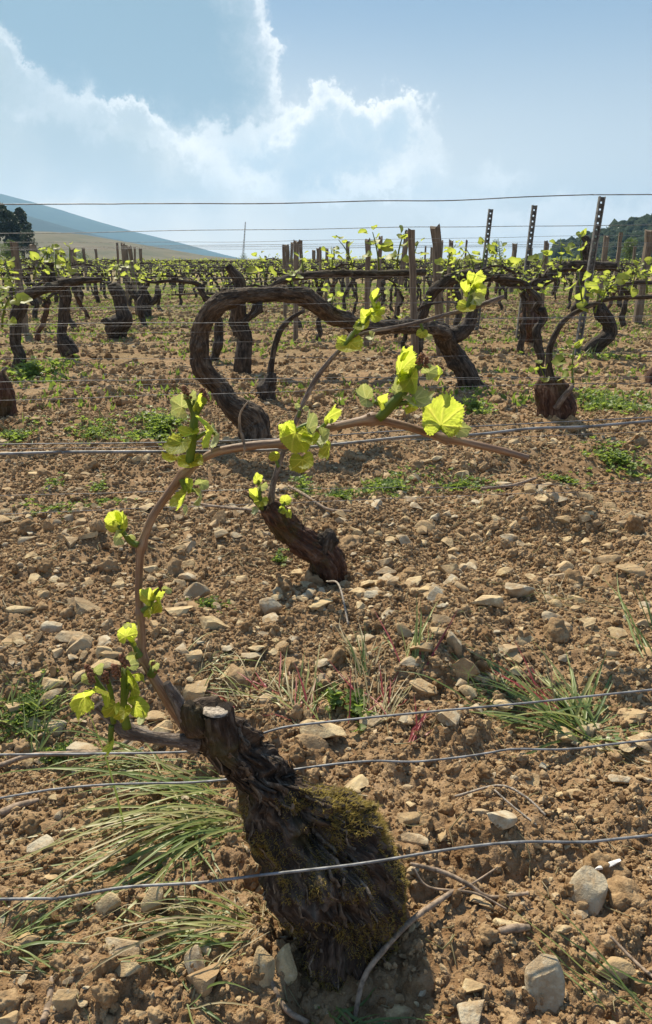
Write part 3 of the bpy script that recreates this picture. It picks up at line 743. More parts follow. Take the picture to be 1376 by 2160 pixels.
scatter_gn('scattered_limestones', chip_protos, np.stack([x[rest], y[rest], z[rest] + sr * 0.2], -1), np.stack([sr, sr * rng.uniform(.7, 1.1, n), sr * rng.uniform(.7, 1.1, n)], -1),
           np.stack([rng.uniform(-.4, .4, n), rng.uniform(-.4, .4, n), rng.uniform(0, 6.3, n)], -1), rng.integers(0, 8, n), M['stone'], 'many small pale limestones strewn over the vineyard soil')
b = MB(); V = stone_shape(901, ICO3, 7, 0.5, 0.02) * np.array([0.026, 0.009, 0.010]); b.add(V, ICO3[1])
o = b.obj('chalk_chip', M['white'], sharp=25); gx, gy = gp(1283, 1830); o.location = (gx, gy, Hs(gx, gy) + 0.03); o.rotation_euler = (0, R(-22), R(12))
tag(o, 'bright white chalky chip leaning on a blocky tan limestone', 'stone')

# ------------------------------------------------------------------ the foreground vine
YR = 0.93
def rowY(px, Y0): 
    """distance at which the ray through column px meets the plane of the row that crosses the middle of the picture at Y0"""
    return Y0 / (1 - 0.083 * (px - 688) / FPX * 1.05)
org = at(755, 2075, 0.93); org = np.array([org[0], org[1], 0.0])
vine = thing('old_grapevine', 'thick mossy old grapevine leaning left in the foreground with one long bent cane', 'grapevine', org)
def hero():
    q = np.random.default_rng(3)
    pts = [(750, 2160, .95, 115), (748, 2100, .95, 100), (742, 2030, .95, 100), (738, 1975, .945, 112), (712, 1910, .93, 140), (700, 1850, .93, 148), (675, 1780, .93, 138),
           (640, 1722, .93, 108), (588, 1662, .93, 76), (530, 1610, .925, 60), (488, 1565, .92, 54), (462, 1535, .915, 50), (448, 1515, .91, 42), (444, 1508, .91, 30)]
    P, r = pxpath(pts)
    sides, rings = 220, 300
    V, F, tc, D = tube(P, r, sides, rings, 0.10, 3.4, 5, 2.2, True, 0, 0.10)
    n = sides * rings; D = np.vstack([D, np.zeros((2, 3))])
    def proj(V):
        dep = V[:, 1] * math.cos(PITCH) + (CH - V[:, 2]) * math.sin(PITCH)
        return 688 + FPX * V[:, 0] / dep, 1080 - FPX * (V[:, 1] * math.sin(PITCH) - (CH - V[:, 2]) * math.cos(PITCH)) / dep, dep
    PX0, PY0, DP0 = proj(V)
    def bump(px, py, rp, amp, ringed=False, Yf=None):
        k = pxs(px, py, .93); c = at(px, py, (Yf or .93))
        if Yf:
            q_ = (PX0 - px) ** 2 + (PY0 - py) ** 2; cand_ = np.where(q_ < 15 ** 2)[0]
            if len(cand_): c = V[cand_[np.argmin(DP0[cand_])]]
        d = np.linalg.norm(V - c, axis=1) / (rp * k)
        g = np.exp(-d ** 2) * amp * k
        if ringed: g = g + np.cos(d * 13) * np.exp(-(d / 1.0) ** 4) * 5.0 * k
        return D * g[:, None]
    lm = fbm3(V[:, 0] * 16, V[:, 1] * 16, V[:, 2] * 16, 97, 3) - 0.5; V = V + D * (lm * 0.040)[:, None]
    lm = fbm3(V[:, 0] * 38, V[:, 1] * 38, V[:, 2] * 30, 98, 3) - 0.5; V = V + D * (lm * 0.030)[:, None]
    add = bump(615, 1885, 66, 34, True, .85) + bump(585, 1760, 40, -12, False, .87) + bump(815, 1730, 60, 14) + bump(690, 1770, 26, -24, False, .84) + bump(550, 1822, 26, -16, False, .88) + bump(470, 1590, 16, -8, False, .88) + bump(520, 1650, 18, 9, False, .88) + bump(745, 1940, 34, -16, False, .85) + bump(820, 1940, 30, 12, False, .85) + bump(700, 1700, 22, 10, False, .86) + bump(760, 1760, 24, 12, False, .86) + bump(600, 1790, 26, 10, False, .86) + bump(760, 1800, 46, -14, False, .85) + bump(665, 1845, 36, 12, False, .84) + bump(790, 1880, 40, 12, False, .85) + bump(640, 1960, 40, -14, False, .87) \
        + bump(860, 1870, 70, 10) + bump(655, 1640, 40, 14, False, .9) + bump(410, 1530, 26, 10) + bump(700, 1980, 60, -10, False, .87) + bump(560, 1690, 30, 14, False, .86) \
        + bump(450, 1560, 24, 10, False, .87)
    V = V + add
    # deep cracks and plates
    fine = fbm3(V[:, 0] * 60, V[:, 1] * 60, V[:, 2] * 34, 91, 4, 0.6); V = V + D * ((fine - 0.5) * 0.012)[:, None]
    plates = np.abs(fbm3(tc[:, 0] * 42, tc[:, 1] * 42, tc[:, 2] * 6, 92, 3) - 0.5); V = V - D * (np.clip(0.06 - plates, 0, 1) * 0.22)[:, None]
    # groove between the neck and the mossy shoulder behind it
    for t in np.linspace(0, 1, 9): V = V + bump(636 + 80 * t, 1650 + 125 * t, 20, -17, False, .885)
    # settle the outline: left and right edge at each height, as measured
    E = np.array([(1500, 402, 486), (1520, 398, 522), (1560, 410, 560), (1600, 440, 595), (1640, 478, 634), (1655, 492, 676), (1670, 502, 728), (1700, 508, 788), (1740, 515, 816), (1770, 522, 827), (1800, 532, 838), (1830, 549, 853), (1860, 553, 865),
                  (1890, 560, 863), (1920, 576, 860), (1950, 602, 856), (1980, 630, 850), (2010, 638, 846), (2050, 648, 838), (2090, 652, 838), (2130, 650, 846)], float)
    E[:, 1] += np.where(E[:, 0] > 1650, 5, 0); E[:, 2] -= np.where(E[:, 0] > 1650, 12, 0)      # the moss stands a little proud of the wood
    for it in range(3):
        X_, Y_p, dep = proj(V); ys = np.arange(1480, 2160, 8.0)
        lo = np.array([np.percentile(X_[np.abs(Y_p - y) < 9], 4) if (np.abs(Y_p - y) < 9).any() else np.nan for y in ys]); hi = np.array([np.percentile(X_[np.abs(Y_p - y) < 9], 96) if (np.abs(Y_p - y) < 9).any() else np.nan for y in ys])
        okk = ~np.isnan(lo); ker = np.ones(5) / 5; ylo = ys[okk]; lo = np.convolve(np.pad(lo[okk], 2, 'edge'), ker, 'valid'); hi = np.convolve(np.pad(hi[okk], 2, 'edge'), ker, 'valid')
        l_, h_ = np.interp(Y_p, ylo, lo), np.interp(Y_p, ylo, hi); L_, H_ = np.interp(Y_p, E[:, 0], E[:, 1]), np.interp(Y_p, E[:, 0], E[:, 2])
        V[:, 0] += ((X_ - l_) / (h_ - l_) * (H_ - L_) + L_ - X_) * dep / FPX
    b = MB(); b.add(V, F, 0, tc=tc); b.obj('trunk', M['bark_hero'], vine, org)
    # sawn cut on top
    c = at(457, 1496, .885); k = pxs(457, 1497, .885); rc = 29 * k
    ax = np.array([0.05, 0.22, 1.0]); ax /= np.linalg.norm(ax)
    b = MB(); b.add(*_disc(c, ax, rc, q), 0); b.obj('sawn_cut', M['cut'], vine, org)
    P2 = [c - ax * 0.06 + np.array([.012, .012, 0]), c - ax * 0.002]; Vt, Ft, tct, _ = tube(P2, [rc * 1.1, rc * 1.1], 60, 24, 0.26, 3, 8, 0, True, 0, .2)
    b = MB(); b.add(Vt, Ft, 0, tc=tct); b.obj('stub', M['bark_hero'], vine, org)
    # peeling strips of bark
    b = MB(); ring_i = q.integers(8, rings - 8, 300); side_i = q.integers(0, sides, 300)
    idx = np.arange(n).reshape(rings, sides)
    for a_, s_ in zip(ring_i, side_i):
        L = int(q.integers(5, 22)); a2 = min(a_ + L, rings - 2); ii = idx[a_:a2:2, s_]
        if len(ii) < 3: continue
        if D[ii[0]] @ np.array([0, -1, 0.2]) < -0.3: continue
        base = V[ii]; nd = D[ii]; t = np.linspace(0, 1, len(ii))
        lift = 0.0015 + 0.008 * q.uniform() * (t ** 2 if q.random() < .5 else (1 - t) ** 2)
        side = np.cross(nd[0], base[-1] - base[0]); side /= np.linalg.norm(side) + 1e-9
        wdt = q.uniform(0.0012, 0.004) * (1 - 0.6 * np.abs(t - .4))
        bend = np.cumsum(q.normal(0, 0.0016, len(ii)))
        ctr = base + nd * lift[:, None] + side * bend[:, None]
        Lf = ctr - side * wdt[:, None]; Rt = ctr + side * wdt[:, None] + nd * 0.0008
        m = len(ii); Vv = np.vstack([Lf, Rt, ctr - nd * 0.0012]); j = np.arange(m - 1)
        Ff = np.vstack([np.stack([j, j + 1, j + 1 + m, j + m], -1), np.stack([j + m, j + m + 1, j + 1 + 2 * m, j + 2 * m], -1)])
        b.add(Vv, Ff, 0, tc=Vv * 1.0)
    o = b.obj('loose_bark', M['bark_loose'], vine, org); tag(o, kind='stuff')
    # moss: short soft blades on the shoulder, the right flank and the foot
    b = MB(); cand = q.integers(0, n, 110000)
    Pc = V[cand]; Dc = D[cand]
    img_y = (Pc[:, 2])
    m = fbm3(Pc[:, 0] * 22, Pc[:, 1] * 22, Pc[:, 2] * 22, 95, 3)
    prx = np.array([688 + FPX * p[0] / ((p[1]) * math.cos(PITCH) + (CH - p[2]) * math.sin(PITCH)) for p in Pc])
    dep = Pc[:, 1] * math.cos(PITCH) + (CH - Pc[:, 2]) * math.sin(PITCH)
    pry = 1080 - FPX * ((Pc[:, 1]) * math.sin(PITCH) - (CH - Pc[:, 2]) * math.cos(PITCH)) / dep
    shoulder = np.exp(-((prx - 765) / 95) ** 2 - ((pry - 1715) / 62) ** 2) * 2.4
    flank = np.clip((prx - 780) / 60, 0, 1) * np.clip((pry - 1680) / 60, 0, 1) * 0.75 * (pry < 1960)
    foot = np.clip((pry - 1940) / 70, 0, 1) * 0.55
    front = 0.12 * np.exp(-((pry - 1800) / 90) ** 2)
    pr = np.maximum.reduce([shoulder, flank, foot, front]) * np.clip((pry - 1625) / 40, 0, 1)
    sel = q.uniform(0, 1, len(cand)) * 0.7 + (0.5 - m) * 4.2 < pr; sel &= pr > .03
    Pc = Pc[sel]; Dc = Dc[sel]; k = len(Pc); print('moss', k)
    ln = (q.uniform(0.0025, 0.0075, k) * (1 + 0.7 * np.clip(shoulder[sel], 0, 1)))[:, None]; dr = Dc + q.normal(0, 0.55, (k, 3)) + np.array([0, 0, .25]); dr /= np.linalg.norm(dr, axis=1)[:, None]
    sd2 = np.cross(dr, q.normal(size=(k, 3))); sd2 /= np.linalg.norm(sd2, axis=1)[:, None]; sd2 *= 0.00075
    tip = Pc + dr * ln + q.normal(0, 0.0012, (k, 3))
    Vv = np.stack([Pc - sd2, Pc + sd2, tip], 1).reshape(-1, 3); Ff = np.arange(k * 3).reshape(-1, 3)
    b.add(Vv, Ff, 0, tone=np.repeat(q.uniform(0, 1, k), 3), vein=np.tile([0, 0, .6], k))
    o = b.obj('moss', M['moss'], vine, org); tag(o, kind='stuff')
def _disc(c, ax, rc, q):
    u = np.cross(ax, [1, 0.2, 0]); u /= np.linalg.norm(u); v = np.cross(ax, u); V = [c + ax * 0.001]; F = []
    th = np.linspace(0, 2 * math.pi, 40, endpoint=False)
    for kk, hgt in ((0.12, 0.0004), (0.3, 0.0), (0.5, 0.0006), (0.7, 0.0), (0.86, 0.0006), (1.0, -0.0002), (1.06, -0.004)):
        rr = rc * kk * (1 + 0.05 * np.sin(th * 2 + 1) + 0.02 * np.sin(th * 7))
        V += list(c + ax * hgt + np.cos(th)[:, None] * rr[:, None] * u + np.sin(th)[:, None] * rr[:, None] * v)
    F3 = [[0, 1 + j, 1 + (j + 1) % 40] for j in range(40)]; F4 = []
    for kk in range(6):
        a = 1 + kk * 40; b_ = a + 40
        for j in range(40): F4.append([a + j, b_ + j, b_ + (j + 1) % 40, a + (j + 1) % 40])
    return np.array(V), [np.array(F3), np.array(F4)]
hero()
CY = 0.90
def cane_y(px): return CY
def woody(parent, name, pts, m, sides=20, rings=120, bark=0.10, fib=2.6, seed=1, nodes=(), orig=org, gn=0.15):
    P, r = pxpath(pts); r = [v_ * (1 if orig is org else .84) for v_ in r]; V, F, tc, D = tube(P, r, sides, rings, bark, fib, seed, 0, True, gn, 0 if name == 'cane' or orig is org else .22)
    D = np.vstack([D, np.zeros((2, 3))])
    if orig is not org and name != 'cane':
        qk = np.random.default_rng(seed + len(V)); nv = rings * sides
        for _ in range(max(3, rings // 18)):
            c = V[qk.integers(0, nv)]; rk = np.mean(r) * qk.uniform(.5, 1.0); V = V + D * (np.exp(-((V - c) ** 2).sum(1) / rk ** 2) * np.mean(r) * qk.uniform(-.3, .65))[:, None]
    for (px, py, Y, rp, amp) in nodes:
        c = at(px, py, Y); k = pxs(px, py, Y); d = np.linalg.norm(V - c, axis=1) / (rp * k); V = V + D * (np.exp(-d ** 2) * amp * k)[:, None]
    b = MB(); b.add(V, F, 0, tc=tc); return b.obj(name, m, parent, orig)
# long cane: rises from the trunk, bends over and runs right along the wire
woody(vine, 'cane', [(398, 1530, .90, 19), (374, 1500, .89, 15), (348, 1465, .89, 12), (325, 1430, .89, 10.5), (306, 1396, .89, 9), (300, 1382, .89, 9), (299, 1330, .89, 8), (296, 1294, .89, 8), (293, 1250, .89, 7.8), (294, 1200, .89, 7.8),
      (297, 1158, .89, 8.5), (304, 1135, .89, 8.5), (322, 1090, .89, 8.5), (352, 1046, .89, 8.5), (382, 1006, .885, 9.5), (396, 992, .885, 9.5), (430, 966, .885, 8.5), (470, 950, .885, 8.5), (540, 939, .885, 9), (598, 935, .885, 9.5), (615, 928, .885, 9.5), (660, 911, .885, 8),
      (720, 897, .885, 8.5), (780, 885, .885, 9.5), (800, 886, .885, 9.5), (860, 900, .885, 8), (935, 924, .885, 9), (950, 927, .885, 8.5), (1000, 937, .885, 7.5), (1060, 951, .885, 7.2), (1114, 966, .885, 6.5)],
      M['cane'], 22, 460, 0.10, 2.6, 4, [(300, 1388, .89, 11, 7), (297, 1292, .89, 10, 6), (299, 1150, .89, 12, 7), (390, 998, .885, 13, 7), (603, 934, .885, 13, 7), (785, 884, .885, 14, 9), (942, 925, .885, 11, 6), (372, 1490, .89, 18, 4)], gn=0)
# buds and bud scales at the joints
b = MB()
for (px, py, dx, dy) in ((301, 1385, -8, -3), (298, 1290, 7, -3), (297, 1152, -8, -2), (390, 998, 0, -8), (603, 934, 2, -8), (782, 884, -4, -9), (942, 926, 2, 8), (700, 900, 2, -6), (520, 941, 0, 6)):
    k = pxs(px, py, .885); c = at(px + dx, py + dy, .880); V = stone_shape(int(px), ICO2, 3, .9, .2) * 4.5 * k; b.add(V + c, ICO2[1], 0, tc=V + c)
b.obj('bud_scales', M['cane'], vine, org)['kind'] = 'stuff'
woody(vine, 'spur', [(415, 1568, .90, 22), (385, 1563, .89, 15), (340, 1558, .885, 12), (300, 1550, .88, 13), (268, 1540, .88, 15), (240, 1518, .88, 13), (206, 1488, .88, 10.5)], M['spur'], 24, 120, 0.12, 2.6, 7, [(265, 1538, .88, 20, 5), (345, 1556, .885, 12, 3)])
woody(vine, 'spur', [(400, 1530, .885, 17), (382, 1496, .88, 14), (366, 1466, .88, 12), (352, 1440, .88, 8)], M['spur'], 22, 80, 0.14, 2.6, 9)
woody(vine, 'spur', [(470, 1500, .90, 26), (432, 1510, .90, 36), (405, 1520, .89, 34), (392, 1495, .88, 22), (398, 1482, .88, 9)], M['bark_hero'], 34, 90, 0.22, 3, 12, gn=.3)

def shoot(stems, leaves, buds=(), label=None, name='shoot', parent=vine, orig=org):
    b = MB()
    for i, sp in enumerate(stems): stem_into(b, sp, 8, 14, 0, 0.08, i)
    sh = b.obj(name, M['stem'], parent, orig)
    if label: sh['label'] = label
    for lf in leaves:
        kind = lf[0]; ms = {'o': leaf_open, 'f': leaf_fold, 'p': leaf_p}[kind]
        put_leaf(ms, lf[1], lf[2], lf[3], lf[4], lf[5], lf[6], lf[7], sh, orig)
    for (px, py, Y, r) in buds:
        p = at(px, py, Y); k = pxs(px, py, Y); V, F = bud_geo(np.zeros(3), r * k, rng, 24)
        t = np.array(Matrix.Rotation(rng.uniform(-.4, .4), 3, 'Y')); b = MB(); b.add((t @ V.T).T + p, F); b.obj('flower_bud', M['bud'], sh, orig)
    return sh
Y = .88
# tall shoot at the bend of the cane
shoot([[(398, 985, Y, 9), (405, 940, Y, 9), (410, 890, Y, 9), (414, 845, Y, 7)], [(408, 930, Y, 5), (435, 912, Y, 4), (455, 915, Y, 3)], [(406, 950, Y, 5), (385, 940, Y, 4)], [(411, 880, Y, 6), (430, 845, Y, 6)], [(410, 880, Y, 5), (396, 842, Y, 5)]],
      [('o', 378, 935, Y - .01, 74, 200, 25, 20), ('o', 402, 972, Y - .005, 66, 170, 35, -10), ('f', 440, 912, Y - .02, 105, 80, 62, 0), ('p', 452, 918, Y + .01, 84, 95, 55, 10), ('p', 383, 858, Y, 84, -55, 50, 0),
       ('f', 415, 855, Y - .01, 50, 5, 10, 60), ('f', 402, 912, Y - .015, 60, 215, 40, 20), ('p', 405, 838, Y, 36, 0, 30, 60), ('o', 360, 960, Y, 44, 240, 40, 20)], [(393, 830, Y, 8), (431, 836, Y, 8.5)])
shoot([[(385, 1010, Y, 8), (392, 1030, Y, 6), (412, 1035, Y, 4)]],
      [('f', 386, 1045, Y - .01, 70, 178, 20, 45), ('p', 420, 1048, Y - .01, 66, 95, 55, 0), ('f', 402, 1028, Y - .015, 46, 40, 30, -40), ('p', 425, 1020, Y, 48, 60, 30, 20), ('p', 393, 1072, Y, 30, 165, 10, 50)])
shoot([[(292, 1150, Y, 7), (276, 1143, Y, 6), (262, 1125, Y, 5), (250, 1108, Y, 4)]],
      [('o', 246, 1108, Y, 58, -10, -30, 20), ('f', 258, 1100, Y - .01, 50, 30, 20, -30), ('o', 240, 1095, Y - .01, 44, -25, 40, 10), ('p', 252, 1134, Y - .005, 56, -85, 60, 0), ('p', 274, 1132, Y, 40, 40, 50, 30)], [(238, 1090, Y, 4)])
shoot([[(302, 1290, Y, 8), (315, 1278, Y, 6), (325, 1255, Y, 5), (336, 1240, Y, 4)]],
      [('f', 312, 1262, Y - .01, 52, -45, 20, 30), ('f', 334, 1275, Y - .01, 54, 130, 35, 10), ('o', 330, 1255, Y, 46, 20, 10, 55), ('p', 352, 1243, Y - .01, 34, 70, 30, 20), ('f', 318, 1290, Y - .015, 36, 170, 30, 20)], [(340, 1238, Y, 6)])
shoot([[(294, 1385, Y, 9), (286, 1368, Y, 5), (275, 1350, Y, 4)]],
      [('o', 268, 1338, Y, 56, -12, 10, 40), ('f', 282, 1352, Y - .01, 36, 20, 30, -20), ('p', 270, 1320, Y - .01, 30, -5, 40, 10)])
shoot([[(318, 1425, Y, 9), (325, 1412, Y, 9), (327, 1402, Y, 5)]], [('p', 327, 1408, Y - .01, 30, 10, 20, 50), ('p', 322, 1400, Y, 26, -30, 30, 20)], [(326, 1408, Y, 7)], 'small swelling bud just opening')
Y = .87
shoot([[(268, 1535, Y, 10), (262, 1500, Y, 8), (262, 1450, Y, 7), (262, 1410, Y, 6)], [(240, 1525, Y, 6), (232, 1480, Y, 6), (205, 1440, Y, 6), (190, 1412, Y, 5)], [(240, 1500, Y, 6), (232, 1450, Y, 5), (222, 1425, Y, 5)], [(262, 1480, Y, 5), (275, 1440, Y, 4)],
       [(235, 1530, Y, 6), (234, 1560, Y, 6), (236, 1580, Y, 3)]],
      [('f', 178, 1475, Y - .02, 105, -72, 58, 0), ('f', 218, 1462, Y - .03, 72, 75, 40, 20), ('o', 278, 1448, Y - .01, 80, 45, 25, -25), ('p', 272, 1402, Y, 76, -5, 25, 50), ('o', 288, 1492, Y - .02, 66, 80, 15, 15),
       ('p', 300, 1505, Y - .01, 60, 110, 50, 10), ('o', 238, 1492, Y - .03, 50, 200, 20, 25), ('p', 187, 1430, Y - .01, 46, -50, 40, 20), ('f', 262, 1502, Y - .03, 56, 170, 40, 0), ('p', 205, 1415, Y, 48, 10, 20, 60), ('f', 236, 1568, Y - .01, 50, 180, 20, 60), ('f', 290, 1425, Y, 50, 60, 30, 30)],
      [(188, 1416, Y - .01, 8), (222, 1430, Y - .01, 8), (244, 1418, Y - .01, 9), (262, 1396, Y - .01, 9), (192, 1432, Y - .02, 7)], 'big leafy shoot cluster on the low left spur with dark flower buds')
Y = .875
shoot([[(603, 932, Y, 9), (618, 915, Y, 7), (640, 900, Y, 6), (662, 892, Y, 5)], [(672, 908, Y, 5), (690, 890, Y, 4), (696, 868, Y, 3)]],
      [('o', 624, 918, Y - .02, 90, -160, 12, -20), ('o', 637, 972, Y - .015, 68, 176, 22, 15), ('p', 655, 898, Y - .02, 66, -20, 20, 55), ('p', 680, 922, Y - .02, 70, 120, 45, 10), ('f', 695, 880, Y - .01, 58, 8, 20, 45), ('o', 580, 962, Y, 30, 200, 10, 20),
       ('f', 655, 925, Y - .02, 64, 165, 40, 0), ('f', 690, 945, Y - .01, 56, 160, 20, 40), ('f', 600, 905, Y - .01, 44, -60, 40, 0)])
shoot([[(798, 884, Y, 9), (812, 870, Y, 11), (830, 850, Y, 11), (852, 828, Y, 9), (862, 800, Y, 7), (880, 775, Y, 5)], [(830, 852, Y, 6), (870, 850, Y, 5), (900, 860, Y, 3), (925, 880, Y, 3)], [(845, 830, Y, 6), (862, 812, Y, 6), (880, 822, Y, 3)], [(820, 860, Y, 5), (790, 848, Y, 4)], [(868, 792, Y, 5), (890, 766, Y, 5)]],
      [('p', 772, 838, Y - .01, 74, -72, 35, 10), ('f', 806, 848, Y - .015, 58, -65, 50, 0), ('o', 852, 778, Y, 92, -5, 10, 50), ('f', 866, 800, Y - .01, 84, 160, 25, 30), ('p', 880, 838, Y - .02, 100, 140, 40, -15), ('p', 838, 822, Y + .01, 60, -30, 30, 30),
       ('o', 934, 886, Y - .015, 112, 5, 8, 5), ('p', 968, 905, Y + .01, 60, 80, 30, 20), ('p', 905, 785, Y, 54, 60, 40, 10), ('f', 848, 752, Y, 40, -10, 20, 50), ('f', 925, 790, Y + .01, 50, 90, 60, 0), ('f', 868, 858, Y - .02, 60, 120, 50, 10), ('f', 842, 800, Y, 44, 0, 20, 50)],
      [(886, 760, Y, 7.5), (900, 766, Y, 6)], 'large leafy shoot standing on the cane with a big backlit fan leaf')

# dry brown tie hanging on the cane
b = MB(); stem_into(b, [(524, 846, .88, 1.2), (508, 870, .88, 2), (506, 900, .88, 3), (514, 930, .875, 3), (516, 950, .87, 2), (512, 968, .87, 1.2)], 6, 16, 0, .5, 3); b.obj('dry_tendril', M['twig'], vine, org)

# ------------------------------------------------------------------ wires
def wire(pts, rad, label, group, wav=0.0, seed=0, n=90):
    P = np.array(pts); C, s = catmull(np.hstack([P, np.zeros((len(P), 1))]), n); C = C[:, :3]
    if wav: C[:, 2] += wav * (fbm2(s * 5, s * 0 + seed, 5, 3) - 0.5) * 2; C[:, 1] += wav * (fbm2(s * 4, s * 0 + seed, 6, 3) - 0.5) * 2
    V, F, tc, _ = tube(C, np.full(n, rad), 7, n * 2, 0, 1, 0)
    b = MB(); b.add(V, F, 0, tc=tc); o = b.obj('trellis_wire', M['wire']); return tag(o, label, 'wire', group)
def wpx(L, Y0): return [at(px, py, rowY(px, Y0)) for px, py in L]
def extend(P):
    a = P[0] + (P[0] - P[1]) / np.linalg.norm(P[0] - P[1]) * 0.8; c = P[-1] + (P[-1] - P[-2]) / np.linalg.norm(P[-1] - P[-2]) * 0.8
    return [a] + list(P) + [c]
G = 'trellis wires of the nearest vine row'
wire(extend(wpx([(0, 1897), (120, 1895), (260, 1872), (420, 1862), (560, 1845), (760, 1822), (960, 1790), (1100, 1776), (1240, 1776), (1376, 1762)], .80)), .0020, 'lowest thick wire crossing in front of the mossy trunk', G)
wire(extend(wpx([(0, 1684), (110, 1666), (240, 1655), (420, 1650), (540, 1636), (660, 1618), (780, 1606), (880, 1607), (1010, 1592), (1080, 1580), (1200, 1580), (1376, 1560)], .98)), .0018, 'wavy second wire passing behind the trunk below its sawn top', G, 0.0006)
wire(extend(wpx([(0, 1592), (200, 1590), (420, 1584), (520, 1560), (590, 1536), (700, 1522), (900, 1502), (1100, 1484), (1250, 1468), (1376, 1455)], .97)), .0018, 'third wire passing just behind the sawn trunk top', G)
wire(extend(wpx([(0, 958), (120, 954), (300, 953), (450, 952), (600, 948), (760, 932), (880, 920), (1000, 917), (1120, 904), (1240, 900), (1376, 888)], .90)), .0020, 'thick wire that the long cane is tied to', G)
wire(extend(wpx([(0, 937), (300, 934), (600, 925), (900, 905), (1376, 880)], 1.05)), .0009, 'thin strand running just above the thick cane wire', G)
wire(extend(wpx([(0, 432), (300, 431), (600, 429), (800, 424), (950, 424), (1100, 417), (1250, 411), (1376, 410)], .92)), .0006, 'single wire high against the sky above the vines', G, 0.001)

ORD = ['', 'second', 'third', 'fourth', 'fifth', 'sixth', 'seventh', 'eighth', 'ninth', 'tenth', 'eleventh', 'twelfth']
ROWS = [0.93, 2.35, 4.2, 6.3, 8.3, 10.2]
while ROWS[-1] < 130: ROWS.append(ROWS[-1] + 1.85)
for ri in range(1, 9):
    y0 = ROWS[ri]; L = 0.75 * y0 + 3
    hs = [.20, .25, .42, .57, .61, .80, 1.05] if ri == 1 else [.30, .45, .60, .72, .82, 1.06] if ri < 5 else [.55, .82, 1.1]
    for k, hgt in enumerate(hs):
        P = [np.array([x_, y0 + 0.083 * x_, hgt + 0.006 * (L + x_) + 0.012 * math.sin(x_ * 1.1 + k * 2 + ri)]) for x_ in np.linspace(-L, L, 12)]
        hn = ['lowest', 'second lowest', 'third lowest', 'fourth lowest', 'fifth lowest', 'sixth lowest', 'topmost'][k if k < len(hs) - 1 else 6]
        wire(P, max(.0009, 0.00013 * y0), f'{hn} thin wire strung along the {ORD[ri]} vine row', f'{hn} wires of the {ORD[ri]} row', .004, k + ri * 7, 60)

# ------------------------------------------------------------------ small shoots shared by the vines behind
def low_leaf(b, p, dirv, nrm, s, tone, mat=1, seg=10):
    dirv = np.array(dirv, float); dirv /= np.linalg.norm(dirv); nrm = np.array(nrm, float); nrm = nrm - dirv * (nrm @ dirv); nrm /= np.linalg.norm(nrm) + 1e-9
    xl = np.cross(dirv, nrm); th = np.linspace(-2.75, 2.75, seg)
    r = 0.5 * (1 + 0.13 * np.cos(th * 3.3)) * np.where(np.arange(seg) % 2, 1.04, 0.93)
    x_ = np.sin(th) * r; y_ = np.cos(th) * r + 0.42; z_ = 0.9 * x_ * x_ + 0.25 * np.abs(x_) + 0.1 * np.sin(th * 3 + tone * 9)
    V = np.vstack([[0, 0.05, 0], [0, 0.45, 0.0], np.stack([x_, y_, z_ * 0.6], -1)]) * s
    W = p + V[:, :1] * xl + V[:, 1:2] * dirv + V[:, 2:3] * nrm
    F = [[1, 2 + j, 3 + j] for j in range(seg - 1)] + [[0, 1, 2], [0, seg + 1, 1]]
    b.add(W, np.array(F), mat, tone=np.full(len(W), tone), vein=np.r_[1, 1, np.tile([.0], seg)])
def shoot_mesh(seed, nl=6, hgt=0.11, ls=0.045, seg=10, leafm=None):
    q = np.random.default_rng(seed); b = MB(); lean = q.uniform(-.35, .35, 2)
    P = [np.array([lean[0] * t * t * hgt, lean[1] * t * t * hgt, t * hgt]) for t in (0, .35, .7, 1)]
    V, F, tc, _ = tube(P, [.0035, .003, .0024, .0014], 5, 5); b.add(V, F, 0, tone=np.zeros(len(V)), vein=np.zeros(len(V)))
    for i in range(nl):
        t = 0.25 + 0.75 * i / max(1, nl - 1); a = i * 2.5 + q.uniform(-.5, .5); c = P[0] * (1 - t) + P[-1] * t
        d = np.array([math.cos(a), math.sin(a), q.uniform(-.2, .9)]); s = ls * q.uniform(.6, 1.25) * (1.15 - .45 * t)
        c2 = c + d * s * .5; low_leaf(b, c2, d + [0, 0, q.uniform(-.6, .3)], [q.normal(0, .6), q.normal(0, .6), 1], s, q.uniform(), 1, seg)
    return b.mesh('shoot', [M['stem'], leafm or M['leaf_far']])
SHOOTS = [shoot_mesh(i, 5 + i % 4, 0.07 + .02 * (i % 4)) for i in range(8)]
